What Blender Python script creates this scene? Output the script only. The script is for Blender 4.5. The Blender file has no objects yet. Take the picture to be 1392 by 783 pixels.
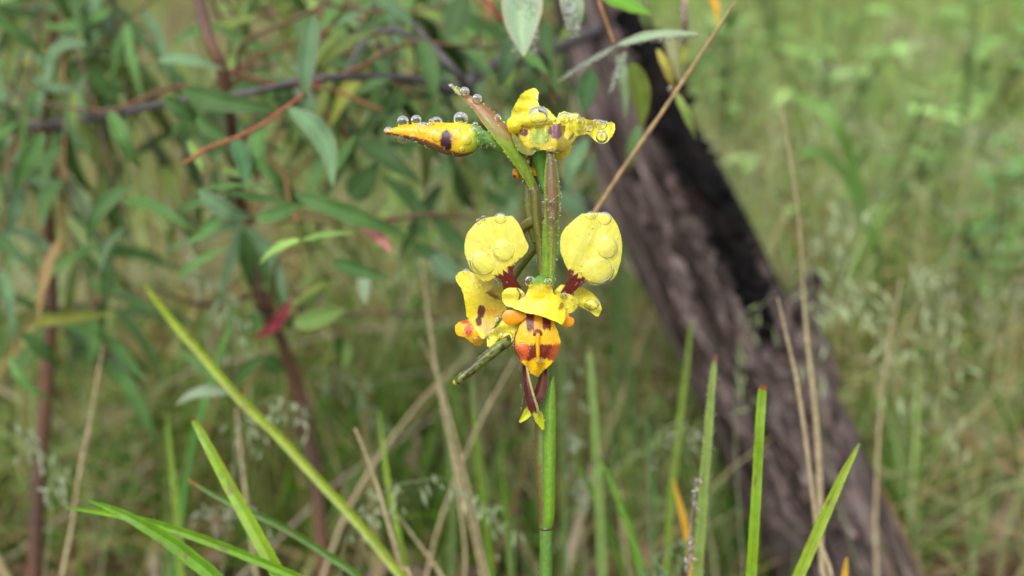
import bpy, math, random
import numpy as np
from mathutils import Vector, Matrix
random.seed(7); RNG = np.random.default_rng(7)
S = bpy.context.scene
# ------------------------------------------------------------------ camera
PITCH = math.radians(20); CAM = np.array([0, 0, .45]); FPX = 1461.0; D = .22
FW = np.array([0, math.cos(PITCH), -math.sin(PITCH)]); RT = np.array([1., 0, 0]); UP = np.array([0, math.sin(PITCH), math.cos(PITCH)])
cd = bpy.data.cameras.new('camera'); cam = bpy.data.objects.new('camera', cd); S.collection.objects.link(cam)
cam.location = CAM; cam.rotation_euler = (math.pi/2 - PITCH, 0, 0)
cd.sensor_width = 36; cd.lens = FPX*36/1392; cd.clip_start = .01; cd.clip_end = 2000
cd.dof.use_dof = True; cd.dof.focus_distance = D - .001; cd.dof.aperture_fstop = cd.lens/3.4
S.camera = cam
# ------------------------------------------------------------------ light
SUN_EL, SUN_AZ = math.radians(58), math.radians(205)
w = bpy.data.worlds.new('World'); S.world = w; w.use_nodes = True
nt = w.node_tree; nt.nodes.clear()
sky = nt.nodes.new('ShaderNodeTexSky'); sky.sky_type = 'NISHITA'; sky.sun_disc = False
sky.sun_elevation = SUN_EL; sky.sun_rotation = SUN_AZ; sky.air_density = 1.2; sky.dust_density = 4
hs = nt.nodes.new('ShaderNodeHueSaturation'); hs.inputs['Saturation'].default_value = .22
bg = nt.nodes.new('ShaderNodeBackground'); bg.inputs[1].default_value = .125
wo = nt.nodes.new('ShaderNodeOutputWorld')
nt.links.new(sky.outputs[0], hs.inputs['Color']); nt.links.new(hs.outputs[0], bg.inputs[0]); nt.links.new(bg.outputs[0], wo.inputs[0])
sl = bpy.data.lights.new('sun', 'SUN'); sl.energy = 1.15; sl.angle = math.radians(36); sl.color = (1, .99, .97)
so = bpy.data.objects.new('sun', sl); S.collection.objects.link(so)
sd = Vector((math.sin(SUN_AZ)*math.cos(SUN_EL), math.cos(SUN_AZ)*math.cos(SUN_EL), math.sin(SUN_EL)))
so.rotation_euler = sd.to_track_quat('Z', 'Y').to_euler(); so.location = (0, -2, 4)
S.view_settings.view_transform = 'Standard'; S.view_settings.look = 'None'; S.view_settings.gamma = 1
S.view_settings.use_curve_mapping = False; S.view_settings.exposure = .55
S.cycles.max_bounces = 10; S.cycles.transmission_bounces = 10

# ------------------------------------------------------------------ helpers
def srgb(*c):
    c = np.array(c, float)/255; return np.where(c <= .04045, c/12.92, ((c + .055)/1.055)**2.4)
def P(px, py, Z=D):
    """the point of the place seen at photo pixel (px, py) at Z metres along the view axis"""
    px, py, Z = np.broadcast_arrays(np.asarray(px, float), np.asarray(py, float), np.asarray(Z, float))
    return CAM + Z[..., None]*(FW + ((px - 696)/FPX)[..., None]*RT - ((py - 391.5)/FPX)[..., None]*UP)
def PZ(px, py, mm): return P(px, py, D - np.asarray(mm, float)/1000)
def vnoise(x, y, s=0):
    x = np.asarray(x, float); y = np.asarray(y, float)
    xi, yi = np.floor(x), np.floor(y); fx, fy = x - xi, y - yi
    fx = fx*fx*(3 - 2*fx); fy = fy*fy*(3 - 2*fy)
    h = lambda a, b: np.mod(np.sin(a*127.1 + b*311.7 + s*74.7)*43758.5453, 1)
    return (h(xi, yi)*(1-fx) + h(xi+1, yi)*fx)*(1-fy) + (h(xi, yi+1)*(1-fx) + h(xi+1, yi+1)*fx)*fy
def fbm(x, y, s=0): return .55*vnoise(x, y, s) + .3*vnoise(x*2.1, y*2.1, s+1) + .15*vnoise(x*4.3, y*4.3, s+2)
def sm(a, b, x): t = np.clip((x - a)/(b - a), 0, 1); return t*t*(3 - 2*t)
def mixc(a, b, t): return a*(1 - t[..., None]) + b*t[..., None]
def resample(pts, n, closed=False):
    p = np.asarray(pts, float); m = len(p)
    if closed: ts = np.arange(n)*m/n; idx = lambda i: i % m
    else: ts = np.linspace(0, m - 1, n); idx = lambda i: np.clip(i, 0, m - 1)
    i = np.floor(ts).astype(int)
    if not closed: i = np.minimum(i, m - 2)
    f = (ts - i)[:, None]; a, b, c, d = p[idx(i-1)], p[idx(i)], p[idx(i+1)], p[idx(i+2)]
    return .5*((2*b) + (c - a)*f + (2*a - 5*b + 4*c - d)*f**2 + (3*b - a - 3*c + d)*f**3)
ORI = {}
def new_mesh(name, V, Q=None, T=None, col=None, smooth=True):
    V = np.asarray(V, float); me = bpy.data.meshes.new(name); me.vertices.add(len(V)); me.vertices.foreach_set('co', V.ravel())
    Q = np.zeros((0, 4), int) if Q is None or len(Q) == 0 else np.asarray(Q, int)
    T = np.zeros((0, 3), int) if T is None or len(T) == 0 else np.asarray(T, int)
    me.loops.add(Q.size + T.size); me.loops.foreach_set('vertex_index', np.concatenate([Q.ravel(), T.ravel()]).astype('i'))
    me.polygons.add(len(Q) + len(T))
    me.polygons.foreach_set('loop_start', np.concatenate([np.arange(len(Q))*4, Q.size + np.arange(len(T))*3]).astype('i'))
    me.polygons.foreach_set('use_smooth', np.full(len(Q) + len(T), smooth))
    me.update(calc_edges=True); me.validate()
    if col is not None:
        a = me.attributes.new('Col', 'FLOAT_COLOR', 'POINT')
        a.data.foreach_set('color', np.concatenate([np.clip(col, 0, 1), np.ones((len(V), 1))], 1).ravel())
    return me
def link(name, me, mat, parent=None, origin=None):
    if mat is not None and not me.materials: me.materials.append(mat)
    o = bpy.data.objects.new(name, me); S.collection.objects.link(o)
    if parent is not None: o.parent = parent; ORI[o.name] = ORI[parent.name]
    elif origin is not None: o.location = origin; ORI[o.name] = np.array(origin)
    else: ORI[o.name] = np.zeros(3)
    return o
def mesh(name, V, Q=None, T=None, mat=None, parent=None, col=None, smooth=True, origin=None):
    if parent is not None: og = ORI[parent.name]
    else: og = np.zeros(3) if origin is None else np.asarray(origin, float)
    return link(name, new_mesh(name, np.asarray(V) - og, Q, T, col, smooth), mat, parent, origin)
def thing(name, label, cat, loc, group=None):
    o = bpy.data.objects.new(name, None); S.collection.objects.link(o); o.location = loc; o.empty_display_size = .01
    ORI[o.name] = np.array(loc, float); return tag(o, label, cat, group)
def tag(o, label=None, cat=None, group=None, kind=None):
    for k, v in (('label', label), ('category', cat), ('group', group), ('kind', kind)):
        if v: o[k] = v
    return o
def grid_faces(n, m, wrap=False, base=0):
    i = np.arange(n - 1)[:, None]; j = np.arange(m if wrap else m - 1)[None, :]; j2 = (j + 1) % m
    return (base + np.stack([i*m + j, i*m + j2, (i+1)*m + j2, (i+1)*m + j], -1)).reshape(-1, 4)
def join(parts):
    V, Q, T, C = [], [], [], []; n = 0
    for v, q, t, c in parts:
        V.append(v); C.append(c if c is not None else np.ones((len(v), 3)))
        if q is not None and len(q): Q.append(np.asarray(q) + n)
        if t is not None and len(t): T.append(np.asarray(t) + n)
        n += len(v)
    return np.concatenate(V), (np.concatenate(Q) if Q else None), (np.concatenate(T) if T else None), np.concatenate(C)
def frames(p):
    t = np.gradient(p, axis=0); t /= np.linalg.norm(t, axis=1)[:, None] + 1e-12
    a = -FW if abs(t[0] @ FW) < .9 else UP; A = []
    for k in range(len(p)):
        a = a - t[k]*(a @ t[k]); a = a/np.linalg.norm(a); A.append(a)
    A = np.array(A); return t, A, np.cross(t, A)
def tube(pts, rad, seg=10, n=None, colf=None, wob=0, seed=0):
    """tapered tube through 3D points; rad per point. returns (V,Q,T,C)"""
    pr = np.concatenate([np.asarray(pts, float), np.asarray(rad, float)[:, None]], 1)
    n = n or max(6, len(pr)*5); pr = resample(pr, n); p, r = pr[:, :3], np.maximum(pr[:, 3], 1e-6)
    t, A, B = frames(p); th = np.arange(seg)/seg*2*np.pi
    rr = np.repeat(r[:, None], seg, 1)
    if wob: rr = rr*(1 + wob*(fbm(np.arange(n)[:, None]*.6 + 0*th, np.abs(th[None] - np.pi)*1.6 + seed*7, seed) - .5)*2)
    V = p[:, None] + rr[..., None]*(np.cos(th)[None, :, None]*A[:, None] + np.sin(th)[None, :, None]*B[:, None])
    V = V.reshape(-1, 3); Q = grid_faces(n, seg, True); V = np.concatenate([V, p[:1] - t[:1]*r[0]*.4, p[-1:] + t[-1:]*r[-1]*.6]); k = n*seg
    j = np.arange(seg); T = np.concatenate([np.stack([(j+1) % seg, j, 0*j + k], 1), np.stack([(n-1)*seg + j, (n-1)*seg + (j+1) % seg, 0*j + k + 1], 1)])
    C = None
    if colf is not None:
        u = np.concatenate([np.repeat(np.linspace(0, 1, n), seg), [0, 1]]); a = np.concatenate([np.tile(th, n), [0, 0]]); C = colf(u, a)
    return V, Q, T, C
def pxtube(pts, **k):
    """pts: (px, py, Z, radius px)"""
    a = np.asarray(pts, float); return tube(P(a[:, 0], a[:, 1], a[:, 2]), a[:, 3]*a[:, 2]/FPX, **k)
def ribbon(pts, wid, nrm, n=30, m=7, fold=.25, thick=.06, colf=None, curl=0, edge=0, seed=0):
    """leaf or blade: centre line points, full widths, face normal; a V fold and real thickness"""
    pr = resample(np.concatenate([np.asarray(pts, float), np.asarray(wid, float)[:, None]], 1), n)
    p, wd = pr[:, :3], np.maximum(pr[:, 3], 2e-6); t = np.gradient(p, axis=0); t /= np.linalg.norm(t, axis=1)[:, None]
    N = np.asarray(nrm, float); N = N if N.ndim == 2 else np.repeat(N[None], n, 0)
    b = np.cross(t, N); b /= np.linalg.norm(b, axis=1)[:, None]; N = np.cross(b, t)
    v = np.linspace(-1, 1, m); u = np.linspace(0, 1, n)
    ww = wd[:, None]*.5*v[None]
    if edge: ww = ww*(1 + edge*(vnoise(u[:, None]*n*.8 + 0*v, np.sign(v)[None]*3 + seed + 0*u[:, None], seed) - .5)*np.abs(v)**3)
    h = wd[:, None]*(fold*(np.abs(v) - .5) + curl*(v**2 - .5))[None]*.5*(1 if True else 0)
    F = p[:, None] + ww[..., None]*b[:, None] + h[..., None]*N[:, None]
    tk = (wd[:, None]*thick*(1.02 - v[None]**2))[..., None]
    V = np.concatenate([(F + N[:, None]*tk*.5).reshape(-1, 3), (F - N[:, None]*tk*.5).reshape(-1, 3)])
    q = grid_faces(n, m); k = n*m
    rim = []
    e = np.concatenate([np.arange(n)*m, (n-1)*m + np.arange(1, m), (np.arange(n-2, -1, -1))*m + m - 1, np.arange(m-2, 0, -1)])
    e2 = np.roll(e, -1); ne = len(e); i_ = np.arange(ne); rim = np.stack([2*k + i_, 2*k + (i_+1) % ne, 2*k + ne + (i_+1) % ne, 2*k + ne + i_], 1); V = np.concatenate([V, V[e], V[e + k]])
    Q = np.concatenate([q, q[:, ::-1] + k, rim[:, ::-1]])
    C = None
    if colf is not None:
        uu, vv = np.meshgrid(u, v, indexing='ij'); c = colf(uu.ravel(), vv.ravel()); C = np.concatenate([c, c, c[e], c[e]])
    return V, Q, None, C
def pxribbon(pts, normal=None, **k):
    """pts: (px, py, Z, width px)"""
    a = np.asarray(pts, float); return ribbon(P(a[:, 0], a[:, 1], a[:, 2]), a[:, 3]*a[:, 2]/FPX, -FW if normal is None else normal, **k)
def ell(c, r, seg=20, rings=12):
    """ellipsoid; r = half axes along RT, UP, FW"""
    th = np.linspace(0, np.pi, rings + 1)[1:-1]; ph = np.arange(seg)/seg*2*np.pi
    d = np.stack([np.sin(th)[:, None]*np.cos(ph), np.sin(th)[:, None]*np.sin(ph), np.cos(th)[:, None] + 0*ph], -1).reshape(-1, 3)
    d = np.concatenate([d, [[0, 0, 1], [0, 0, -1]]]); M = np.stack([RT*r[0], UP*r[1], -FW*r[2]])
    V = np.asarray(c) + d @ M; k = len(d) - 2; j = np.arange(seg)
    Q = grid_faces(rings - 1, seg, True)
    T = np.concatenate([np.stack([0*j + k, j, (j+1) % seg], 1)[:, ::-1], np.stack([0*j + k + 1, (rings-2)*seg + (j+1) % seg, (rings-2)*seg + j], 1)[:, ::-1]])
    return V, Q[:, ::-1] if False else Q, T, None

# ------------------------------------------------------------------ materials
def base_mat(name):
    m = bpy.data.materials.new(name); m.use_nodes = True; t = m.node_tree
    return m, t, t.nodes['Principled BSDF'], t.nodes['Material Output']
def N(t, kind, **k):
    n = t.nodes.new(kind)
    for a, b in k.items(): setattr(n, a, b)
    return n
def color_mat(name, src='Col', rough=.45, spec=.5, sss=0, trans=0, nscale=900, namt=.25, bump=.15, bscale=2500, bdist=.0002, coat=0, gain=1):
    """colour from the mesh's own colours (Col) or the object's colour, broken by fine noise"""
    m, t, b, out = base_mat(name); L = t.links.new
    if src == 'Col': c = N(t, 'ShaderNodeAttribute', attribute_name='Col').outputs['Color']
    else:
        oi = N(t, 'ShaderNodeObjectInfo'); at = N(t, 'ShaderNodeAttribute', attribute_name='Col')
        mu = N(t, 'ShaderNodeMix', data_type='RGBA', blend_type='MULTIPLY'); mu.inputs[0].default_value = 1
        L(oi.outputs['Color'], mu.inputs[6]); L(at.outputs['Color'], mu.inputs[7]); c = mu.outputs[2]
    tc = N(t, 'ShaderNodeTexCoord')
    n1 = N(t, 'ShaderNodeTexNoise'); n1.inputs['Scale'].default_value = nscale; n1.inputs['Detail'].default_value = 5
    L(tc.outputs['Object'], n1.inputs['Vector'])
    mr = N(t, 'ShaderNodeMapRange'); mr.inputs[1].default_value = .25; mr.inputs[2].default_value = .75
    mr.inputs[3].default_value = gain*(1 - namt); mr.inputs[4].default_value = gain*(1 + namt); L(n1.outputs[0], mr.inputs[0])
    vm = N(t, 'ShaderNodeVectorMath', operation='SCALE'); L(c, vm.inputs[0]); L(mr.outputs[0], vm.inputs['Scale'])
    L(vm.outputs[0], b.inputs['Base Color'])
    b.inputs['Roughness'].default_value = rough; b.inputs['Specular IOR Level'].default_value = spec
    if coat: b.inputs['Coat Weight'].default_value = coat; b.inputs['Coat Roughness'].default_value = .12; b.inputs['Coat IOR'].default_value = 1.33
    if sss: b.inputs['Subsurface Weight'].default_value = sss; b.inputs['Subsurface Radius'].default_value = (1, .6, .15); b.inputs['Subsurface Scale'].default_value = .0008
    n2 = N(t, 'ShaderNodeTexNoise'); n2.inputs['Scale'].default_value = bscale; n2.inputs['Detail'].default_value = 3; L(tc.outputs['Object'], n2.inputs['Vector'])
    bp = N(t, 'ShaderNodeBump'); bp.inputs['Strength'].default_value = bump; bp.inputs['Distance'].default_value = bdist
    L(n2.outputs[0], bp.inputs['Height']); L(bp.outputs[0], b.inputs['Normal'])
    if trans:
        tr = N(t, 'ShaderNodeBsdfTranslucent'); L(vm.outputs[0], tr.inputs[0]); mx = N(t, 'ShaderNodeMixShader'); mx.inputs[0].default_value = trans
        L(b.outputs[0], mx.inputs[1]); L(tr.outputs[0], mx.inputs[2]); L(mx.outputs[0], out.inputs[0])
    return m
M_PETAL = color_mat('petal_tissue', rough=.38, spec=.4, sss=.18, namt=.08, nscale=700, bump=.2, bscale=3500, bdist=.0001, coat=.15, gain=.86)
M_STEM = color_mat('orchid_stem', gain=.85, rough=.35, sss=.15, namt=.2, nscale=1200, bump=.4, bscale=3000, coat=.3)
M_LEAF = color_mat('gum_leaf', src='obj', rough=.5, spec=.3, trans=.2, namt=.4, nscale=110, bump=.2, bscale=400, bdist=.001)
M_BLADE = color_mat('grass_blade', gain=.82, src='Col', rough=.4, trans=.35, namt=.2, nscale=400, bump=.2, bscale=1500)
M_TWIG = color_mat('twig_bark', src='Col', rough=.6, namt=.35, nscale=500, bump=.5, bscale=900, bdist=.0006)
M_GRASS = color_mat('meadow_grass', src='Col', rough=.75, spec=.12, trans=.4, namt=.15, nscale=60, bump=0)
M_LITTER = color_mat('dead_litter', src='Col', rough=.7, namt=.3, nscale=120, bump=.3, bscale=300, bdist=.001)
def water():
    m, t, b, o = base_mat('water'); b.inputs['Base Color'].default_value = (1, 1, 1, 1); b.inputs['Roughness'].default_value = 0
    b.inputs['IOR'].default_value = 1.33; b.inputs['Transmission Weight'].default_value = 1; return m
M_WATER = water()
def ground_mat():
    m, t, b, o = base_mat('forest_soil'); L = t.links.new; tc = N(t, 'ShaderNodeTexCoord')
    n1 = N(t, 'ShaderNodeTexNoise'); n1.inputs['Scale'].default_value = 3.5; n1.inputs['Detail'].default_value = 12; n1.inputs['Roughness'].default_value = .7
    cr = N(t, 'ShaderNodeValToRGB'); e = cr.color_ramp.elements; e[0].position = .3; e[0].color = (.04, .028, .018, 1); e[1].position = .75; e[1].color = (.3, .23, .15, 1)
    k = e.new(.52); k.color = (.1, .085, .045, 1)
    v = N(t, 'ShaderNodeTexVoronoi'); v.inputs['Scale'].default_value = 60; v.inputs['Randomness'].default_value = 1
    mx = N(t, 'ShaderNodeMix', data_type='RGBA', blend_type='OVERLAY'); mx.inputs[0].default_value = .5
    L(tc.outputs['Object'], n1.inputs[0]); L(tc.outputs['Object'], v.inputs[0]); L(n1.outputs[0], cr.inputs[0]); L(cr.outputs[0], mx.inputs[6]); L(v.outputs['Color'], mx.inputs[7])
    L(mx.outputs[2], b.inputs['Base Color']); b.inputs['Roughness'].default_value = .9
    bp = N(t, 'ShaderNodeBump'); bp.inputs['Distance'].default_value = .02; L(n1.outputs[0], bp.inputs['Height']); L(bp.outputs[0], b.inputs['Normal']); return m
def trunk_mat(name, dark):
    m, t, b, o = base_mat(name); L = t.links.new
    at = N(t, 'ShaderNodeAttribute', attribute_name='uvw')       # (around, along, ) stored on the mesh
    mp = N(t, 'ShaderNodeMapping'); mp.inputs['Scale'].default_value = (7, 1.7, 7); L(at.outputs['Vector'], mp.inputs[0])
    n1 = N(t, 'ShaderNodeTexNoise'); n1.inputs['Scale'].default_value = 2.2; n1.inputs['Detail'].default_value = 8; n1.inputs['Roughness'].default_value = .62; n1.inputs['Distortion'].default_value = .4
    L(mp.outputs[0], n1.inputs[0]); cr = N(t, 'ShaderNodeValToRGB'); e = cr.color_ramp.elements
    cols = [(.36, (.003, .003, .003)), (.5, (.007, .006, .006)), (.6, (.014, .01, .01)), (.72, (.07, .035, .03))] if dark else \
        [(.36, (.014, .009, .008)), (.43, (.065, .04, .034)), (.48, (.18, .137, .125)), (.52, (.085, .052, .045)), (.57, (.3, .255, .25)), (.61, (.21, .1, .06)), (.68, (.48, .43, .42))]
    e[0].position, e[0].color = cols[0][0], (*cols[0][1], 1); e[1].position, e[1].color = cols[-1][0], (*cols[-1][1], 1)
    for p_, c_ in cols[1:-1]: e.new(p_).color = (*c_, 1)
    L(n1.outputs[0], cr.inputs[0]); ca = N(t, 'ShaderNodeAttribute', attribute_name='burn'); mb_ = N(t, 'ShaderNodeMix', data_type='RGBA'); L(ca.outputs['Fac'], mb_.inputs[0]); L(cr.outputs[0], mb_.inputs[6]); mb_.inputs[7].default_value = (.008, .006, .006, 1)
    L(mb_.outputs[2], b.inputs['Base Color']); b.inputs['Roughness'].default_value = .75; b.inputs['Specular IOR Level'].default_value = .15 if dark else .3
    bp = N(t, 'ShaderNodeBump'); bp.inputs['Distance'].default_value = .012; bp.inputs['Strength'].default_value = 1; L(n1.outputs[0], bp.inputs['Height']); L(bp.outputs[0], b.inputs['Normal']); return m
M_TRUNK = trunk_mat('weathered_trunk', False); M_CHAR = trunk_mat('charcoal', True)

# ================================================================== ground
xs = np.concatenate([-np.geomspace(300, 3.2, 30), np.linspace(-3, 3, 120), np.geomspace(3.2, 300, 30)])
ys = np.concatenate([-np.geomspace(100, 1.2, 14), np.linspace(-1, 6, 140), np.geomspace(6.3, 600, 34)])
X, Y = np.meshgrid(xs, ys, indexing='ij')
def gz(x, y): return (fbm(x*2.5 + 9, y*2.5, 3) - .5)*.07*np.clip(1, 0, 1)
G = np.stack([X, Y, gz(X, Y)], -1).reshape(-1, 3)
tag(mesh('ground', G, grid_faces(len(xs), len(ys)), mat=ground_mat()), kind='structure')
def gpoint(px, py, Z):
    p = P(px, py, Z); return np.array([p[0], p[1], float(gz(p[0], p[1]))])

# ------------------------------------------------------------------ grass and litter (nobody could count them)
def blades(name, n, area, hgt, wid, cols, lean=.5, seg=4, pw=1.0, zoff=0, dens=None, mat=None):
    x0, x1, y0, y1 = area; y = y0 + (y1 - y0)*RNG.random(n)**pw; sx = .45 + y*.62
    x = np.clip(RNG.uniform(-1, 1, n)*sx*1.0, x0, x1) if x0 is None else np.minimum(sx, 9)*RNG.uniform(-1, 1, n)
    if dens is not None:
        k = dens(x, y) > RNG.random(n); x, y = x[k], y[k]; n = len(x)
    h = hgt[0] + (hgt[1] - hgt[0])*RNG.random(n); ww = RNG.uniform(wid[0], wid[1], n); a = RNG.uniform(0, 2*np.pi, n); ln = RNG.random(n)*lean
    b = np.stack([np.cos(a), np.sin(a), 0*a], 1); f = a + RNG.normal(1.57, .6, n); s = np.stack([np.cos(f), np.sin(f), 0*f], 1)
    u = np.linspace(0, 1, seg + 1); base = np.stack([x, y, gz(x, y) - .004 + zoff], 1)
    ctr = base[:, None] + u[None, :, None]*h[:, None, None]*np.array([0, 0, 1.]) + (u**2)[None, :, None]*(h*ln)[:, None, None]*b[:, None]*1.3
    ctr[..., 2] -= (u**3)[None]*(h*ln*.5)[:, None]
    hw = (ww[:, None]*.5*(1.02 - u[None]**1.5))[..., None]*s[:, None]
    V = np.stack([ctr - hw, ctr + hw], 2).reshape(-1, 3); k = 2*(seg + 1)
    i = np.arange(n)[:, None]*k + (np.arange(seg)*2)[None]; Q = np.stack([i, i+1, i+3, i+2], -1).reshape(-1, 4)
    ci = RNG.integers(0, len(cols), n); c = np.array(cols)[ci]*RNG.uniform(.65, 1.3, (n, 1)); C = np.repeat(c, k, 0)
    return tag(mesh(name, V, Q, mat=mat or M_GRASS, col=C), kind='stuff')
greens = [(.13, .29, .025), (.18, .34, .03), (.09, .22, .025), (.24, .38, .06), (.13, .3, .06)]
bright = [(.34, .56, .12), (.42, .6, .17), (.3, .48, .12)]
tans = [(.5, .39, .17), (.4, .3, .12), (.56, .47, .25), (.28, .18, .09)]
pale = [(.42, .58, .2), (.34, .52, .16), (.52, .6, .3)]
litter = [(.15, .08, .045), (.3, .18, .1), (.08, .045, .03), (.36, .25, .15), (.2, .1, .075)]
A = (-9, 9, .62, 6.5)
def patch(sc, s_, lo=.4, hi=.6, amp=1., base=.08): return lambda x, y: base + amp*sm(lo, hi, fbm(x*sc/(.5 + y*.5) + 31, y*sc/(.5 + y*.5), s_))
sidew = lambda x, y: sm(-.1, .5, x/(.35*y + .1))
blades('green_grass', 42000, A, (.04, .16), (.002, .006), greens, .9, pw=1.5, dens=patch(4.5, 2, .46, .56, 1.1, .02))
blades('dry_grass', 20000, A, (.04, .17), (.0014, .004), tans, 1.3, pw=1.5, dens=patch(5, 5, .44, .56, .95, .12))
blades('pale_grass', 16000, A, (.06, .22), (.0012, .0035), pale, 1.1, pw=1.5, dens=patch(5, 8, .47, .58, .9, .05))
blades('fresh_grass', 26000, (-9, 9, 1.0, 6.5), (.05, .22), (.004, .013), bright, .9, pw=1.2, dens=lambda x, y: patch(5, 12, .42, .58)(x, y)*(sidew(x, y)*.9 + .15))
blades('leaf_litter', 24000, A, (.015, .07), (.004, .014), litter, 2.5, seg=2, pw=1.5, mat=M_LITTER)
blades('fine_stalks', 5500, (-9, 9, .8, 4), (.14, .36), (.0012, .0026), pale + tans + [(.5, .6, .3)], .9, seg=6, pw=1.5)
blades('fallen_gum_leaves', 2600, (-9, 9, .62, 4), (.03, .08), (.012, .024), [(.42, .28, .22), (.3, .17, .12), (.5, .38, .28), (.2, .11, .09), (.45, .3, .27)], 2.6, seg=4, pw=1.4, dens=patch(4, 15, .42, .55, .9, .15), mat=M_LITTER)
blades('fallen_straw', 2400, (-9, 9, .75, 5), (.15, .34), (.003, .007), tans + [(.5, .4, .32)], 3.2, seg=6, pw=1.4)

blades('near_stalks', 330, (-9, 9, .46, .95), (.12, .27), (.0012, .0032), pale + tans + greens + greens, .7, seg=7)
def feathers(name, n, yr, hr, cols, dens):
    y = yr[0] + (yr[1] - yr[0])*RNG.random(n)**1.4; x = (.4 + y*.6)*RNG.uniform(-1, 1, n); k = dens(x, y) > RNG.random(n); x, y = x[k], y[k]; parts = []
    for a, b in zip(x, y):
        h = RNG.uniform(*hr); an = RNG.uniform(0, 6.28); le = RNG.uniform(.03, .1); d = np.array([math.cos(an), math.sin(an), 0]); g = np.array([a, b, float(gz(a, b))])
        top_ = g + d*le*.4 + np.array([0, 0, h]); tip = top_ + d*le + np.array([0, 0, -le*.3]); c = np.array(cols[RNG.integers(len(cols))])*RNG.uniform(.8, 1.2)
        cc = resample([g, (g + top_)/2, top_, tip], 14); V = []; Q = []
        def leafy(p0, p1, w_):
            q = np.cross(p1 - p0, [0.1, 1, .2]); q = q/(np.linalg.norm(q) + 1e-9)*w_; m_ = (p0 + p1)/2; i0 = len(V); V.extend([p0, m_ - q, p1, m_ + q]); Q.append([i0, i0+1, i0+2, i0+3])
        for i in range(13): leafy(cc[i], cc[i+1], .0006)
        for j in range(26):
            p0 = cc[RNG.integers(6, 14)]; o = RNG.normal(0, .011, 3); o[2] = -abs(o[2]); p1 = p0 + o; leafy(p0, p1, .0003); leafy(p1, p1 + o*.25 + np.array([0, 0, -.005]), .0013)
        V = np.array(V); parts.append((V, np.array(Q), None, np.repeat(c[None], len(V), 0)))
    v = join(parts); tag(mesh(name, v[0], v[1], None, M_GRASS, None, v[3]), kind='stuff')
feathers('feathery_grass', 520, (.85, 2.6), (.07, .24), [(.62, .7, .45), (.55, .66, .38), (.7, .68, .5)], lambda x, y: .35 + .65*sm(.0, .5, x/y))

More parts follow.
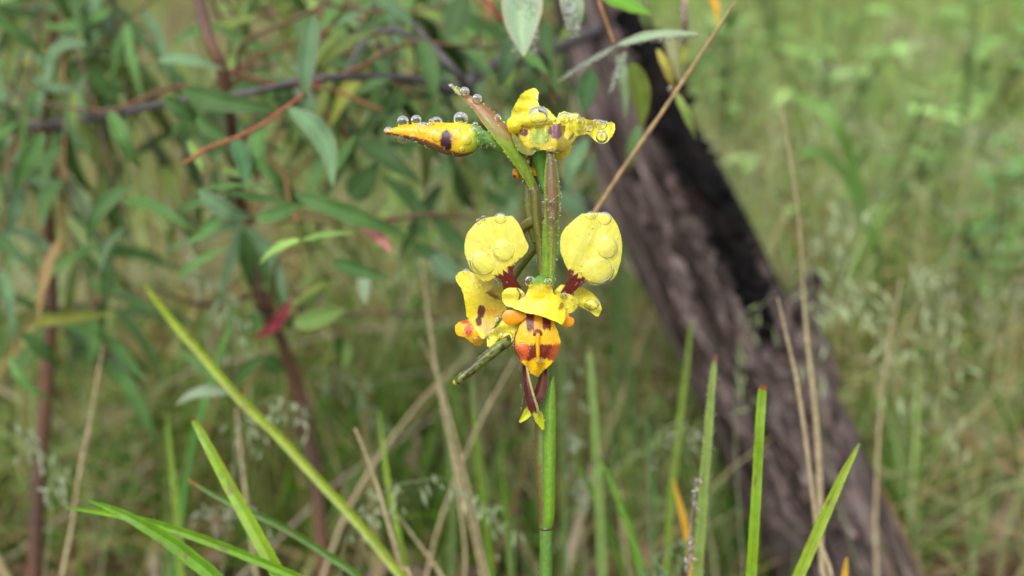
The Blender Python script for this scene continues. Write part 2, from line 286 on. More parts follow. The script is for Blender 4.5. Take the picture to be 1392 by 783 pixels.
# ------------------------------------------------------------------ leaning burnt tree trunk
def trunk():
    ax = [(1275, 1010, .66, 100), (1218, 900, .665, 97), (1155, 783, .68, 94), (1088, 640, .70, 100), (1016, 490, .72, 98), (925, 300, .745, 92), (872, 180, .775, 80), (828, 60, .81, 70), (800, -60, .85, 66), (760, -220, .9, 58), (735, -420, .98, 50)]
    a = np.array(ax, float); n, seg = 130, 110
    pr = resample(np.concatenate([P(a[:, 0], a[:, 1], a[:, 2]), (a[:, 3]*a[:, 2]/FPX*.86)[:, None]], 1), n)
    p, r = pr[:, :3], pr[:, 3]; tt, Aa, Bb = frames(p); th = np.arange(seg)/seg*2*np.pi; u = np.linspace(0, 1, n)
    U, TH = np.meshgrid(u, th, indexing='ij')
    # deep grooves that run with the grain and twist a little
    g = TH + U*.9; c1 = np.cos(g); s1 = np.sin(g)
    ridg = fbm(c1*4 + 20 + U*3.5, s1*4 + U*4.2, 11) - .5; fine = fbm(c1*12 + 20 + U*5, s1*12 + U*14, 5) - .5
    k = 1 + .42*ridg + .13*fine; k *= 1 - .25*np.exp(-((TH - 5.6)/.25)**2)*sm(.15, .3, U)
    V = p[:, None] + (r[:, None]*k)[..., None]*(np.cos(TH)[..., None]*Aa[:, None] + np.sin(TH)[..., None]*Bb[:, None])
    root = thing('dead_tree_trunk', 'thick weathered purple brown tree trunk leaning to the upper left with one charred black side', 'tree trunk', gpoint(1275, 1010, .66))
    V = np.concatenate([V.reshape(-1, 3), p[-1:]]); T = [((n-1)*seg + j, (n-1)*seg + (j+1) % seg, n*seg) for j in range(seg)]
    o = mesh('trunk', V, grid_faces(n, seg, True), T, M_TRUNK, root)
    at = o.data.attributes.new('uvw', 'FLOAT_VECTOR', 'POINT')
    uv = np.stack([np.cos(TH)*.35 + .1*U, U*2.6 + np.sin(TH)*.0, np.sin(TH)*.35], -1).reshape(-1, 3); at.data.foreach_set('vector', np.concatenate([uv, uv[-1:]]).ravel())
    sx = (V[:-1] - np.repeat(p, seg, 0)) @ RT/np.repeat(r, seg); uu_ = U.ravel()
    bn = sm(.5, .8, sx + (fbm(uu_*20, sx*3, 7) - .5)*.9)*sm(.3, .42, uu_) + sm(.68, .8, uu_ + (fbm(uu_*14, sx*5, 3) - .5)*.5)*.55
    ab = o.data.attributes.new('burn', 'FLOAT', 'POINT'); ab.data.foreach_set('value', np.clip(np.append(bn, 1), 0, 1))
    def slab(name, pts, lab, mat, seed, thick=.5, rough=.5, label=None, n=110, m=18):
        q = np.array(pts, float); s = pxribbon([(x, y, z, w_) for x, y, z, w_ in q], n=n, m=m, fold=0, curl=-.3, thick=thick, edge=rough, seed=seed)
        V = s[0].copy(); kk = np.concatenate([np.arange(n*m), np.arange(n*m)] + [np.concatenate([np.arange(n)*m, (n-1)*m + np.arange(1, m), (np.arange(n-2, -1, -1))*m + m - 1, np.arange(m-2, 0, -1)])]*2); uu = (kk//m)/n; vv = (kk % m)/m
        V += -FW*((fbm(uu*22 + seed, vv*5, seed) - .5)*.014 + (np.floor(vnoise(uu*34 + seed, vv*4, seed)*4)/4 - .5)*.008)[:, None] + RT*((fbm(uu*16, vv*4 + seed, seed+3) - .5)*.016)[:, None]
        o = mesh(name, V, s[1], None, mat, root); a_ = o.data.attributes.new('uvw', 'FLOAT_VECTOR', 'POINT')
        a_.data.foreach_set('vector', np.stack([vv*.35 + seed, uu*2.0, uu*0], 1).ravel())
        if label: o['label'] = label
    slab('charred_bark', [(850, 20, .735, 34), (880, 70, .72, 44), (910, 140, .70, 46), (940, 210, .685, 48), (972, 280, .675, 44), (1002, 345, .668, 46), (1024, 400, .664, 46), (1044, 450, .663, 26), (1056, 480, .663, 8)], 'x', M_CHAR, 4, .6, 1.0, 'black burnt ridge along the right side')
    slab('bark_splinter', [(1106, 366, .655, 3), (1100, 388, .655, 26), (1093, 425, .652, 52), (1096, 475, .65, 62), (1112, 540, .65, 62), (1132, 620, .652, 44), (1145, 680, .655, 8)], 'x', M_TRUNK, 9, .3, .4, 'jagged splinter of torn bark', n=30)
    slab('bark_strip', [(862, 230, .70, 6), (885, 300, .69, 22), (930, 400, .675, 28), (975, 500, .66, 30), (1035, 620, .645, 32), (1090, 740, .63, 28), (1130, 830, .62, 10)], 'x', M_TRUNK, 15, .4, .4)
    slab('bark_strip', [(900, 210, .70, 6), (925, 280, .69, 20), (972, 380, .67, 26), (1020, 480, .655, 28), (1075, 600, .64, 26), (1125, 720, .62, 10)], 'x', M_TRUNK, 23, .4, .4)
    slab('bark_strip', [(1020, 400, .67, 5), (1062, 500, .66, 26), (1110, 610, .645, 34), (1165, 740, .63, 26), (1205, 860, .62, 8)], 'x', M_TRUNK, 31, .4, .4)
trunk()

# ------------------------------------------------------------------ gum saplings
def leaf_mesh(seed, wr, curl):
    r = np.random.default_rng(seed); n, m = 16, 7; u = np.linspace(0, 1, n)
    wd = wr*np.clip(np.sin(np.pi*u**.8), 0, 1)**.8*(1 - .25*u) + .012; side = r.normal(0, .06); sag = r.uniform(.04, .14)*curl
    c = np.stack([u, side*np.sin(u*np.pi), -sag*4*(u - .5)**2 + sag], 1)
    s = ribbon(c, wd, np.array([0, 0, 1.]), n=n, m=m, fold=.25, thick=.03, colf=lambda uu, vv: np.stack([
        1 + .4*np.exp(-(vv/.1)**2) + .5*sm(.85, 1, np.abs(vv)) + .8*sm(.93, 1, uu), 1 + .25*np.exp(-(vv/.1)**2) - .1*sm(.85, 1, np.abs(vv)), 1 + .2*np.exp(-(vv/.12)**2)], 1)*.5)
    # a wavy margin
    V = s[0]; V[:, 2] += .012*np.sin(V[:, 0]*17 + seed)*np.sign(V[:, 1])*np.abs(V[:, 1])/wr*2
    return new_mesh('leaf', V, s[1], None, s[3])
LEAVES = {k: [leaf_mesh(i*3 + j, wr, cu) for j, cu in enumerate((.4, 1, 1.6))] for i, (k, wr) in enumerate((('thin', .13), ('mid', .2), ('wide', .3), ('broad', .5)))}
for v in LEAVES.values():
    for me in v: me.materials.append(M_LEAF)
def put_leaf(parent, base, tip, width, col, nrm=None, name='leaf', roll=None, label=None):
    base = np.asarray(base); tip = np.asarray(tip); d = tip - base; L = np.linalg.norm(d); x = d/L
    nrm = -FW*1.0 + UP*.35 if nrm is None else nrm
    ang = random.uniform(-.5, .5) if roll is None else roll
    z = nrm - x*(nrm @ x); z /= np.linalg.norm(z); y = np.cross(z, x); z2 = z*math.cos(ang) + y*math.sin(ang); y2 = np.cross(z2, x)
    ratio = width/L; key = min(LEAVES, key=lambda k: abs(math.log({'thin': .13, 'mid': .2, 'wide': .3, 'broad': .5}[k]/ratio)))
    wr = {'thin': .13, 'mid': .2, 'wide': .3, 'broad': .5}[key]
    o = bpy.data.objects.new(name, random.choice(LEAVES[key])); S.collection.objects.link(o); o.parent = parent
    sy = width/wr; M = Matrix.Identity(4); og = ORI[parent.name]
    for r_ in range(3):
        M[r_][0] = x[r_]*L; M[r_][1] = y2[r_]*sy; M[r_][2] = z2[r_]*(L + sy)/2; M[r_][3] = base[r_] - og[r_]
    bri = random.uniform(.7, 1.35); o.matrix_basis = M; o.color = (*[float(c)*2*bri for c in col], 1)
    if label: o['label'] = label
    return o
def pl(parent, x0, y0, x1, y1, Z, wpx, col, dz=.01, **k):
    return put_leaf(parent, P(x0, y0, Z), P(x1, y1, Z + random.uniform(-dz, dz)), wpx*Z/FPX, col, **k)
GG = (.095, .22, .055); DG = (.07, .16, .042); BG = (.13, .25, .115); LG = (.22, .4, .09); OG = (.14, .21, .04); PG = (.27, .4, .24); YG = (.25, .3, .05)
redbark = lambda u, a: np.stack([.2 - .07*u, .06 + .03*u, .035 + .01*u], 1)
orange = lambda u, a: np.stack([.22 + .1*u, .1 + .04*u, .05 + 0*u], 1)
brown = lambda u, a: np.stack([.13 + .03*np.sin(u*30), .065 + .01*np.sin(u*30), .04 + 0*u], 1)
grey = lambda u, a: mixc(np.array([.09, .075, .08]), np.array([.02, .015, .017]), fbm(u*14, a, 2))
grey = lambda u, a: mixc(np.array([.16, .14, .15]), np.array([.03, .024, .026]), fbm(u*14, a, 2))
tan = lambda u, a: np.stack([.4 + 0*u, .27 + 0*u, .14 + 0*u], 1)
def branch(parent, pts, colf, name='branch', seg=8, wob=.15, **k):
    v = pxtube(pts, seg=seg, colf=colf, wob=wob, seed=len(pts), **k); return mesh(name, v[0], v[1], v[2], M_TWIG, parent, v[3])

sap = thing('gum_sapling', 'gum tree sapling with long drooping green leaves and red twigs, left of the orchid', 'sapling', gpoint(470, 900, .6))
g0 = gpoint(470, 900, .6)
tk = [(240, -260, .5, 6), (262, -60, .44, 7), (280, 40, .42, 7.5), (303, 100, .42, 8), (318, 200, .45, 8), (330, 300, .55, 8.5), (362, 420, .57, 9), (402, 520, .59, 9.5), (428, 640, .6, 10), (438, 760, .6, 10.5), (450, 900, .6, 11)]
branch(sap, tk, brown, 'trunk', seg=12)
tb = branch  # alias
for pts, c in [([(303, 100, .42, 3), (322, 112, .46, 3), (330, 60, .44, 3), (395, 28, .44, 3), (440, 5, .44, 2.5), (470, -20, .44, 2)], redbark),
               ([(303, 130, .43, 3.2), (237, 118, .47, 3.5), (150, 150, .47, 3), (60, 140, .47, 2)], redbark),
               ([(440, 5, .44, 2.6), (520, 17, .45, 2.2), (600, 10, .45, 2)], redbark),
               ([(300, 95, .42, 3.5), (400, 118, .43, 3.2), (480, 95, .42, 3.2), (530, 68, .42, 3.2), (570, 58, .42, 3), (640, 64, .43, 2.6), (710, 66, .48, 2)], redbark),
               ([(400, 118, .43, 2.6), (450, 122, .42, 2.6), (490, 138, .41, 2.4), (520, 150, .41, 2)], orange),
               ([(330, 300, .55, 3), (410, 290, .47, 2.5), (500, 300, .45, 2.5), (580, 292, .45, 3), (640, 295, .46, 2)], redbark),
               ([(315, 190, .52, 3), (380, 230, .45, 2.6), (392, 270, .42, 2.4), (402, 300, .4, 2)], orange),
               ([(362, 420, .57, 3), (372, 400, .48, 3), (380, 350, .45, 2), (440, 335, .42, 1.6)], redbark),
               ([(362, 430, .57, 3), (395, 430, .5, 2.5), (450, 430, .47, 2.4), (540, 425, .46, 2), (600, 432, .46, 1.5)], brown),
               ([(380, 470, .57, 3), (345, 510, .5, 2.2), (330, 545, .46, 1.6)], orange),
               ([(350, 400, .57, 3), (280, 415, .52, 3), (200, 395, .5, 2), (100, 420, .5, 1.6)], brown)]:
    branch(sap, pts, c)
branch(sap, [(440, 108, .425, 2.4), (425, 115, .39, 2.2), (410, 130, .345, 2.4), (380, 152, .34, 2.5), (352, 172, .34, 2.6), (313, 190, .34, 2.4), (280, 202, .34, 2.6), (258, 218, .34, 3.2), (250, 222, .34, 2)], lambda u, a: np.stack([.36 + 0*u, .08 + .05*u, .05 + 0*u], 1), 'twig')
HL = [(247, 122, 382, 150, .36, 30, GG), (222, 134, 275, 166, .36, 26, GG), (268, 158, 314, 190, .36, 24, GG), (316, 186, 334, 254, .35, 26, (.05, .15, .05)), (360, 170, 374, 250, .36, 27, GG),
      (392, 146, 452, 252, .37, 32, BG), (427, 20, 414, 150, .36, 28, BG), (215, 82, 305, 95, .4, 20, BG), (434, 92, 514, 42, .4, 22, OG), (490, 192, 575, 252, .42, 34, DG),
      (572, 55, 592, 138, .42, 30, DG), (508, -10, 560, 34, .4, 38, BG), (610, 52, 632, -18, .43, 40, DG), (483, 128, 532, 108, .42, 17, DG), (452, 234, 484, 182, .4, 27, GG),
      (474, 266, 512, 222, .42, 42, DG), (400, 264, 556, 322, .37, 26, GG), (270, 260, 346, 296, .35, 26, BG), (307, 285, 252, 332, .36, 20, GG), (292, 276, 242, 297, .37, 15, GG),
      (346, 298, 410, 276, .37, 22, GG), (408, 326, 353, 359, .34, 15, LG), (410, 327, 480, 318, .345, 15, LG), (453, 355, 532, 379, .37, 23, GG), (589, 346, 634, 382, .42, 34, BG),
      (496, 368, 497, 414, .42, 20, PG), (446, 384, 409, 412, .44, 15, OG), (398, 440, 470, 420, .43, 30, LG), (322, 520, 361, 487, .42, 22, GG), (358, 484, 388, 500, .42, 26, GG),
      (310, 535, 240, 550, .4, 17, PG), (262, 262, 396, 262, .38, 10, GG), (300, 262, 430, 290, .38, 12, GG), (330, 240, 300, 230, .38, 14, LG), (255, 190, 275, 235, .37, 14, LG),
      (520, 20, 470, 60, .44, 22, DG), (470, 40, 440, 78, .44, 22, OG), (380, 80, 405, 105, .44, 18, OG), (545, 150, 520, 215, .46, 30, DG), (600, 150, 640, 210, .47, 30, DG),
      (560, 330, 610, 350, .45, 30, DG), (520, 240, 560, 300, .48, 40, DG), (600, 250, 560, 320, .5, 34, DG), (640, 20, 600, 70, .5, 30, DG), (300, 40, 350, 60, .45, 22, GG), (237, 60, 290, 45, .45, 24, GG),
      (350, 20, 290, 30, .42, 16, OG), (590, 140, 560, 190, .46, 26, GG), (505, 160, 560, 178, .46, 22, DG), (640, 340, 600, 300, .5, 36, DG), (700, 200, 650, 260, .52, 34, DG), (690, 280, 640, 260, .52, 30, DG),
      (240, 470, 300, 520, .46, 20, GG), (240, 380, 290, 350, .46, 22, GG), (180, 250, 120, 330, .38, 24, GG), (150, 150, 190, 230, .38, 26, GG), (120, 60, 60, 110, .4, 26, BG), (60, 180, 20, 260, .4, 26, GG)]
for h in HL:
    x0, y0, x1, y1, Z_, w_, c_ = h
    if Z_ > .435: x1, y1, w_ = x0 + (x1 - x0)*1.45, y0 + (y1 - y0)*1.45, w_*.62
    pl(sap, x0, y0, x1, y1, Z_, w_, c_)
pl(sap, 395, 409, 343, 460, .46, 17, (.17, .018, .03), roll=0, label='dark red leaf')
pl(sap, 491, 306, 532, 344, .38, 17, (.62, .25, .22), roll=0, label='pale pink and red leaf')
def foliage(root, n_twig, start, box, Z, cols, per=6, lw=(12, 24), ll=(65, 135)):
    for i in range(n_twig):
        sx, sy, sz = random.choice(start); ex, ey, ez = random.uniform(*box[:2]), random.uniform(*box[2:]), random.uniform(*Z)
        mx, my = (sx + ex)/2 + random.uniform(-20, 20), (sy + ey)/2 - random.uniform(0, 40)
        branch(root, [(sx, sy, sz, 2.4), (mx, my, (sz + ez)/2, 1.9), (ex, ey, ez, 1)], random.choice([redbark, brown, orange]), 'twig', seg=6, n=10)
        c = resample([(sx, sy, sz), (mx, my, (sz + ez)/2), (ex, ey, ez)], 12)
        for j in range(per):
            q = c[min(11, 3 + int(j*8/per) + random.randint(0, 1))]; a = random.gauss(1.45, .8); L = random.uniform(*ll)
            pl(root, q[0], q[1], q[0] + L*math.cos(a), q[1] + L*math.sin(a), q[2], random.uniform(*lw), random.choice(cols) if random.random() > .07 else random.choice([YG, (.22, .16, .06), (.2, .3, .1)]), dz=.03)
foliage(sap, 24, [(262, -60, .5), (303, 100, .5), (318, 200, .52), (330, 300, .55), (480, 95, .48), (570, 58, .48)], (240, 680, -40, 330), (.46, .72), [GG, DG, DG, GG, OG, BG], 6)
foliage(sap, 14, [(262, -60, .5), (303, 100, .5), (480, 95, .48), (570, 58, .48), (330, 300, .55)], (240, 680, -40, 340), (.6, .85), [GG, LG, OG, LG], 9, (7, 13), (40, 80))
foliage(sap, 6, [(362, 420, .57), (402, 520, .59)], (240, 520, 330, 560), (.5, .7), [GG, OG, LG], 4, (12, 20), (35, 60))
s2 = thing('gum_sapling', 'gum sapling of grey green drooping leaves at the far left edge of view', 'sapling', gpoint(40, 980, .62))
branch(s2, [(90, -260, .55, 6), (80, -20, .55, 7), (60, 200, .57, 8), (70, 420, .6, 9), (50, 700, .61, 10), (40, 980, .62, 11)], brown, 'trunk', seg=12)
foliage(s2, 26, [(90, -100, .55), (80, -20, .55), (60, 200, .57), (70, 420, .6)], (-90, 260, -40, 520), (.42, .7), [GG, DG, GG, BG, OG], 6)
s3 = thing('gum_sapling', 'dark leafy gum sapling behind the orchid, left of the leaning trunk', 'sapling', gpoint(720, 760, 1.05))
branch(s3, [(700, -260, 1.0, 4), (700, 0, 1.0, 5), (715, 250, 1.0, 5), (712, 500, 1.03, 5.5), (720, 760, 1.05, 6)], brown, 'trunk', seg=12)
foliage(s3, 26, [(700, -60, 1.0), (700, 0, 1.0), (715, 250, 1.0), (705, 120, 1.0)], (560, 820, -40, 330), (.86, 1.05), [GG, DG, DG, BG], 6, (12, 22), (35, 65))
# grey dead branches lying through the sapling
db = thing('dead_branch', 'long grey leafless branch running level behind the sapling leaves', 'branch', P(247, 137, .56))
branch(db, [(-120, 190, .6, 6), (100, 165, .52, 5.5), (247, 137, .42, 5), (330, 128, .41, 5), (400, 112, .41, 5.5), (470, 105, .42, 5.5), (560, 108, .44, 6), (620, 122, .47, 8), (665, 92, .52, 9), (740, 70, .62, 9), (815, 40, .79, 9)], grey, 'bough', wob=.3, seg=10)
branch(db, [(560, 30, .44, 3), (590, 66, .42, 5), (625, 105, .42, 5.5), (655, 150, .46, 6), (690, 210, .56, 6), (760, 260, .73, 7), (850, 300, .76, 7)], grey, 'side_branch', wob=.25)
branch(db, [(470, 105, .42, 3), (500, 50, .43, 4), (540, 42, .43, 5), (570, 60, .43, 3)], grey, 'side_branch', wob=.25)

# regrowth hanging in from the top
top = thing('hanging_gum_branch', 'leafy gum shoot hanging from above over the trunk, its grey green leaves covered in dew', 'branch', P(812, -70, .8))
branch(top, [(812, -70, .8, 3), (800, -170, .6, 4), (790, -110, .4, 4), (770, -60, .32, 3.6), (740, -30, .31, 3), (712, -12, .3, 2)], redbark)
branch(top, [(790, -110, .4, 2.5), (808, -40, .33, 2.2), (814, 0, .32, 2), (826, 35, .32, 2), (834, 58, .32, 2)], lambda u, a: np.stack([.42 + 0*u, .2 + 0*u, .07 + 0*u], 1), 'twig')
branch(top, [(790, -110, .4, 3), (880, -60, .36, 3.2), (925, -20, .36, 4), (931, 20, .36, 4.5), (929, 60, .37, 3.5), (915, 110, .38, 2), (912, 126, .38, 1.6)], lambda u, a: np.stack([.4 + 0*u, .24 + 0*u, .19 + 0*u], 1), 'twig')
branch(top, [(720, -40, .34, 2.5), (706, 30, .4, 2.5), (724, 76, .42, 2.6), (745, 110, .42, 2.6), (762, 140, .43, 2)], redbark, 'twig')
branch(top, [(640, -20, .4, 2.4), (665, 5, .38, 2.6), (684, 25, .38, 2), (712, -12, .36, 2)], lambda u, a: np.stack([.35 + 0*u, .02 + 0*u, .03 + 0*u], 1), 'twig')
KL = [pl(top, 716, -30, 712, 76, .30, 60, PG, roll=.1), pl(top, 706, 40, 680, 118, .33, 30, BG, roll=.1), pl(top, 770, -24, 781, 52, .30, 36, PG, roll=.1), pl(top, 812, -12, 886, 20, .33, 38, (.12, .3, .03), roll=.3),
      pl(top, 952, -22, 974, 34, .33, 14, (.75, .5, .05), roll=0), pl(top, 893, 66, 916, 124, .35, 14, (.42, .42, .08), roll=0), pl(top, 917, 124, 945, 190, .35, 14, (.3, .45, .1), roll=0),
      pl(top, 858, 84, 871, 174, .36, 30, (.16, .24, .03), roll=0), pl(top, 838, 62, 950, 46, .315, 13, PG, roll=0), pl(top, 838, 62, 757, 112, .32, 8, PG, roll=0), pl(top, 850, 70, 828, 128, .33, 10, PG, roll=0),
      pl(top, 806, 94, 795, 156, .37, 32, (.06, .15, .05), roll=0), pl(top, 800, 190, 772, 268, .4, 23, BG, roll=0), pl(top, 758, 262, 800, 300, .45, 34, BG, roll=0), pl(top, 700, 60, 745, 100, .37, 30, GG), pl(top, 690, 120, 700, 60, .4, 20, LG),
      pl(top, 840, 75, 850, 160, .37, 14, (.2, .33, .15), roll=0), pl(top, 905, 40, 925, 118, .37, 16, (.3, .34, .15), roll=0), pl(top, 866, -20, 880, 50, .36, 16, (.2, .3, .12), roll=0), pl(top, 790, 30, 760, 60, .36, 24, OG), pl(top, 775, -20, 800, 34, .37, 26, DG),
      pl(top, 740, 30, 752, 90, .38, 24, DG), pl(top, 870, 170, 855, 230, .42, 20, (.1, .2, .06)), pl(top, 930, 60, 905, 100, .37, 14, YG)]
KLX = [(706, -20, 714, 66, 20), (770, -10, 780, 46, 9), (845, 61, 946, 47, 5), (835, 64, 760, 110, 3), (848, 72, 830, 124, 3), (930, 5, 929, 60, 6), (908, 120, 915, 118, 4)]
# tiny beads of dew (nobody could count them)
_bead = ell(np.zeros(3), (1, 1, 1), 12, 8)
def beads(name, parent, pts, rad, flat=1.0, mat=None):
    pts = np.asarray(pts); rad = np.asarray(rad); n = len(pts); bv = _bead[0]; k = len(bv)
    depth = bv @ FW; v2 = bv - depth[:, None]*FW*(1 - flat)
    V = (pts[:, None] + rad[:, None, None]*v2[None]).reshape(-1, 3); off = (np.arange(n)*k)[:, None, None]
    o = mesh(name, V, (_bead[1][None] + off).reshape(-1, 4), (_bead[2][None] + off).reshape(-1, 3), mat or M_WATER, parent)
    return tag(o, kind='stuff')
bp, br = [], []
for x0, y0, x1, y1, wd in KLX:
    n = int((abs(x1 - x0) + abs(y1 - y0))*(3.2 if wd > 8 else .7)); t = RNG.random(n)
    bp.append(P(x0 + (x1 - x0)*t + RNG.uniform(-wd, wd, n), y0 + (y1 - y0)*t + RNG.uniform(-wd, wd, n)*.6, (.2965 if wd > 8 else .312) + RNG.uniform(-.002, .002, n))); br.append((.7 + 2.0*RNG.random(n)**2)*.3/FPX)
beads('dew', top, np.concatenate(bp), np.concatenate(br))

# ================================================================== the orchid
orch = thing('orchid', 'yellow orchid with maroon markings and raindrops on its petals, upright in the centre', 'orchid', gpoint(760, 1250, .24))
YEL, PALE, GOLD, DEEP = srgb(246, 232, 40), srgb(248, 240, 105), srgb(250, 186, 4), srgb(240, 205, 5)
MAR, RED, GRN, OLV = srgb(92, 22, 18), srgb(176, 66, 22), srgb(120, 172, 40), srgb(112, 118, 40)
def disc(name, outline, center, dzf, colf, parent, thick=.35, R=26, NA=150, jag=.5, mat=None, vein=None, lump=.09):
    o = resample(outline, NA, True); c = np.asarray(center, float)
    a = np.arange(NA); d = o - c; d /= np.linalg.norm(d, axis=1)[:, None]
    o = o + d*((vnoise(a*.9, a*0 + len(outline)*3.3, 4) - .5)*jag*1.6 + (vnoise(a*.23, a*0 + len(outline)*1.3, 7) - .5)*jag*2)[:, None]
    t = np.linspace(0, 1, R + 1)[1:]**.9
    p = c + (o - c)[None]*t[:, None, None]; p = np.concatenate([p.reshape(-1, 2), c[None]]); tt = np.concatenate([np.repeat(t, NA), [0]])
    z = dzf(p[:, 0], p[:, 1]) + (fbm(p[:, 0]*.16, p[:, 1]*.16, 8) - .5)*lump; th = thick*(1.03 - tt**6)
    F = PZ(p[:, 0], p[:, 1], z); B = PZ(p[:, 0], p[:, 1], z - th); k = len(p)
    q = grid_faces(R, NA, True); j = np.arange(NA); T = np.stack([0*j + k - 1, (j+1) % NA, j], 1); e = (R-1)*NA + j; e2 = (R-1)*NA + (j+1) % NA
    a_ = 2*k + j; b_ = 2*k + (j+1) % NA; Q = np.concatenate([q, q[:, ::-1] + k, np.stack([a_, b_, b_ + NA, a_ + NA], 1)]); T = np.concatenate([T, T[:, ::-1] + k])
    C = colf(p[:, 0], p[:, 1]); ve = c if vein is None else vein; an_ = np.arctan2(p[:, 1] - ve[1], p[:, 0] - ve[0]); C = C*(1 + .3*(fbm(an_*(9 if vein is None else 24) + 30, tt*2, 5) - .5)*(1 if vein is not None else np.minimum(tt*2, 1)) + .1*(fbm(p[:, 0]*.25, p[:, 1]*.25, 9) - .5))[:, None]; m = mesh(name, np.concatenate([F, B, F[e], B[e]]), Q[:, ::-1], T[:, ::-1], mat or M_PETAL, parent, np.concatenate([C, C, C[e], C[e]])); m['_'] = 0; del m['_']
    return m, (o, c, dzf)
def flat_col(c): c = np.asarray(c, float); return lambda x, y: np.repeat(c[None], len(x), 0)
def inell(x, y, cx, cy, rx, ry, soft=.2, seed=0, wob=.25, rot=0):
    dx, dy = x - cx, y - cy; c, s = math.cos(rot), math.sin(rot); dx, dy = dx*c + dy*s, -dx*s + dy*c
    r = np.hypot(dx/rx, dy/ry) + ((fbm(x*.35, y*.35, seed) - .5)*wob*2 + (vnoise(x*1.3, y*1.3, seed + 4) - .5)*.3); return 1 - sm(1 - soft, 1 + soft, r)
def segd(x, y, pts):
    d = np.full(np.shape(x), 1e9)
    for (a, b), (c, e) in zip(pts[:-1], pts[1:]):
        t = np.clip(((x-a)*(c-a) + (y-b)*(e-b))/((c-a)**2 + (e-b)**2), 0, 1); d = np.minimum(d, np.hypot(x - a - t*(c-a), y - b - t*(e-b)))
    return d
def dome(cx, cy, rx, ry, h, z0=0, tx=0, ty=0):
    """z towards the camera in mm: z0 + dome of height h + tilt"""
    return lambda x, y: z0 + h*(1 - np.minimum(((x-cx)/rx)**2 + ((y-cy)/ry)**2, 2.2)) + tx*(x-cx) + ty*(y-cy)
SURF = []
def scatter(surf, n, rmax=1.7, seed=0, edge=.25):
    o, c, f = surf; r = np.random.default_rng(seed); i = r.integers(0, len(o), n); t = np.sqrt(r.random(n))*.96; t[r.random(n) < edge*.5] = .96
    p = c + (o[i] - c)*t[:, None]; rad = .7 + (rmax - .5)*r.random(n)**2
    SURF.append((p, f(p[:, 0], p[:, 1]), rad))
# ------------------------------------------------ stem, sheath, bracts
def stem_col(base, alt, amt=.5, fr=26):
    base, alt = np.array(base), np.array(alt)
    return lambda u, a: mixc(np.repeat(base[None], len(u), 0), alt, np.clip((np.cos(a*9 + 1 + u*2)*.5 + .5)*amt*1.3 + (fbm(u*fr, a*1.5, 3) - .5)*.7, 0, 1))
DB = []                                                     # dew on tubes
def tubedew(pts, n, seed=0, rmax=1.0, edge=.6, off=0):
    r = np.random.default_rng(seed); a = resample(pts, 200); i = r.integers(0, 200, n)
    d = np.gradient(a[:, :2], axis=0); d /= np.linalg.norm(d, axis=1)[:, None] + 1e-9; nn = np.stack([-d[:, 1], d[:, 0]], 1)
    s = np.where(r.random(n) < edge, np.sign(r.random(n) - .5)*r.uniform(.9, 1.12, n), r.uniform(-.9, .9, n))
    p = a[i, :2] + nn[i]*(s*a[i, 3])[:, None]; z = a[i, 2]*1000; z = (D*1000 - z) + np.sqrt(np.clip(1 - s**2, 0, 1))*a[i, 3]*.15
    DB.append((p, z, .45 + (rmax - .2)*r.random(n)**2))
G1, G2, BR1, BR2 = srgb(112, 150, 40), srgb(150, 180, 55), srgb(112, 78, 48), srgb(140, 92, 60)
low = [(744, 1250, .238, 10), (744, 1000, .228, 10), (743, 860, .222, 9.5), (742, 783, .2218, 9), (742, 718, .2218, 9), (738.5, 650, .2222, 11), (738, 590, .2226, 11.5), (740, 520, .223, 12), (742, 450, .2228, 10), (742, 390, .2222, 7)]
v = pxtube(low, seg=18, n=90, colf=lambda u, a: mixc(stem_col(srgb(88, 132, 46), srgb(118, 156, 62))(u, a), srgb(112, 84, 44), sm(.44, .46, u)*(1 - sm(.62, .8, u))*np.clip(.15 + .8*np.cos(a + 1.4) + (fbm(u*60, a*2, 5) - .5)*.8, 0, 1)))
stem = mesh('stem', v[0], v[1], v[2], M_STEM, orch, v[3]); tubedew(low[3:], 150, 1)
node = pxtube([(742, 716, .2217, 8.6), (742, 718, .2217, 9.5), (742, 720, .2217, 8.6)], seg=18, n=10, colf=lambda u, a: np.repeat(srgb(96, 84, 44)[None], len(u), 0)); mesh('stem_node', node[0], node[1], node[2], M_STEM, orch, node[3])
v = pxribbon([(744.5, 720, .2208, 10), (746.5, 700, .2203, 15), (747, 640, .2202, 16.5), (747.5, 590, .2204, 17), (748, 550, .2208, 15.5), (750, 525, .2212, 10), (752, 512, .2216, 3)], n=60, m=13, fold=0, curl=-.55, thick=.12,
             colf=lambda u, v_: mixc(mixc(np.repeat(srgb(106, 152, 24)[None], len(u), 0), srgb(126, 170, 48), fbm(v_*6, u*3, 4)), srgb(120, 110, 30), sm(.8, 1, np.abs(v_))*.7))
mesh('sheath_leaf', v[0], v[1], None, M_STEM, orch, v[3])
upR = [(742, 392, .2213, 7), (745, 360, .2208, 9), (747, 330, .2203, 10.5), (748.5, 300, .22, 11)]
v = pxtube(upR, seg=18, n=40, colf=lambda u, a: mixc(stem_col(srgb(118, 158, 30), srgb(150, 185, 50), .6)(u, a), srgb(120, 66, 34), np.exp(-((a - 1.95)/.35)**2) + 0*u)); mesh('stem', v[0], v[1], v[2], M_STEM, orch, v[3])
tubedew(upR, 130, 2)
upL = [(737, 385, .222, 5), (735, 340, .222, 6), (730, 300, .2215, 7), (727, 265, .221, 7.5), (722, 250, .2212, 6.5)]
v = pxtube(upL, seg=14, n=40, colf=stem_col(srgb(112, 124, 38), srgb(118, 78, 40), .55)); mesh('stem', v[0], v[1], v[2], M_STEM, orch, v[3]); tubedew(upL, 140, 3)
bk = [(728, 330, .224, 5), (722, 300, .224, 8), (718, 270, .224, 8), (716, 245, .224, 5)]
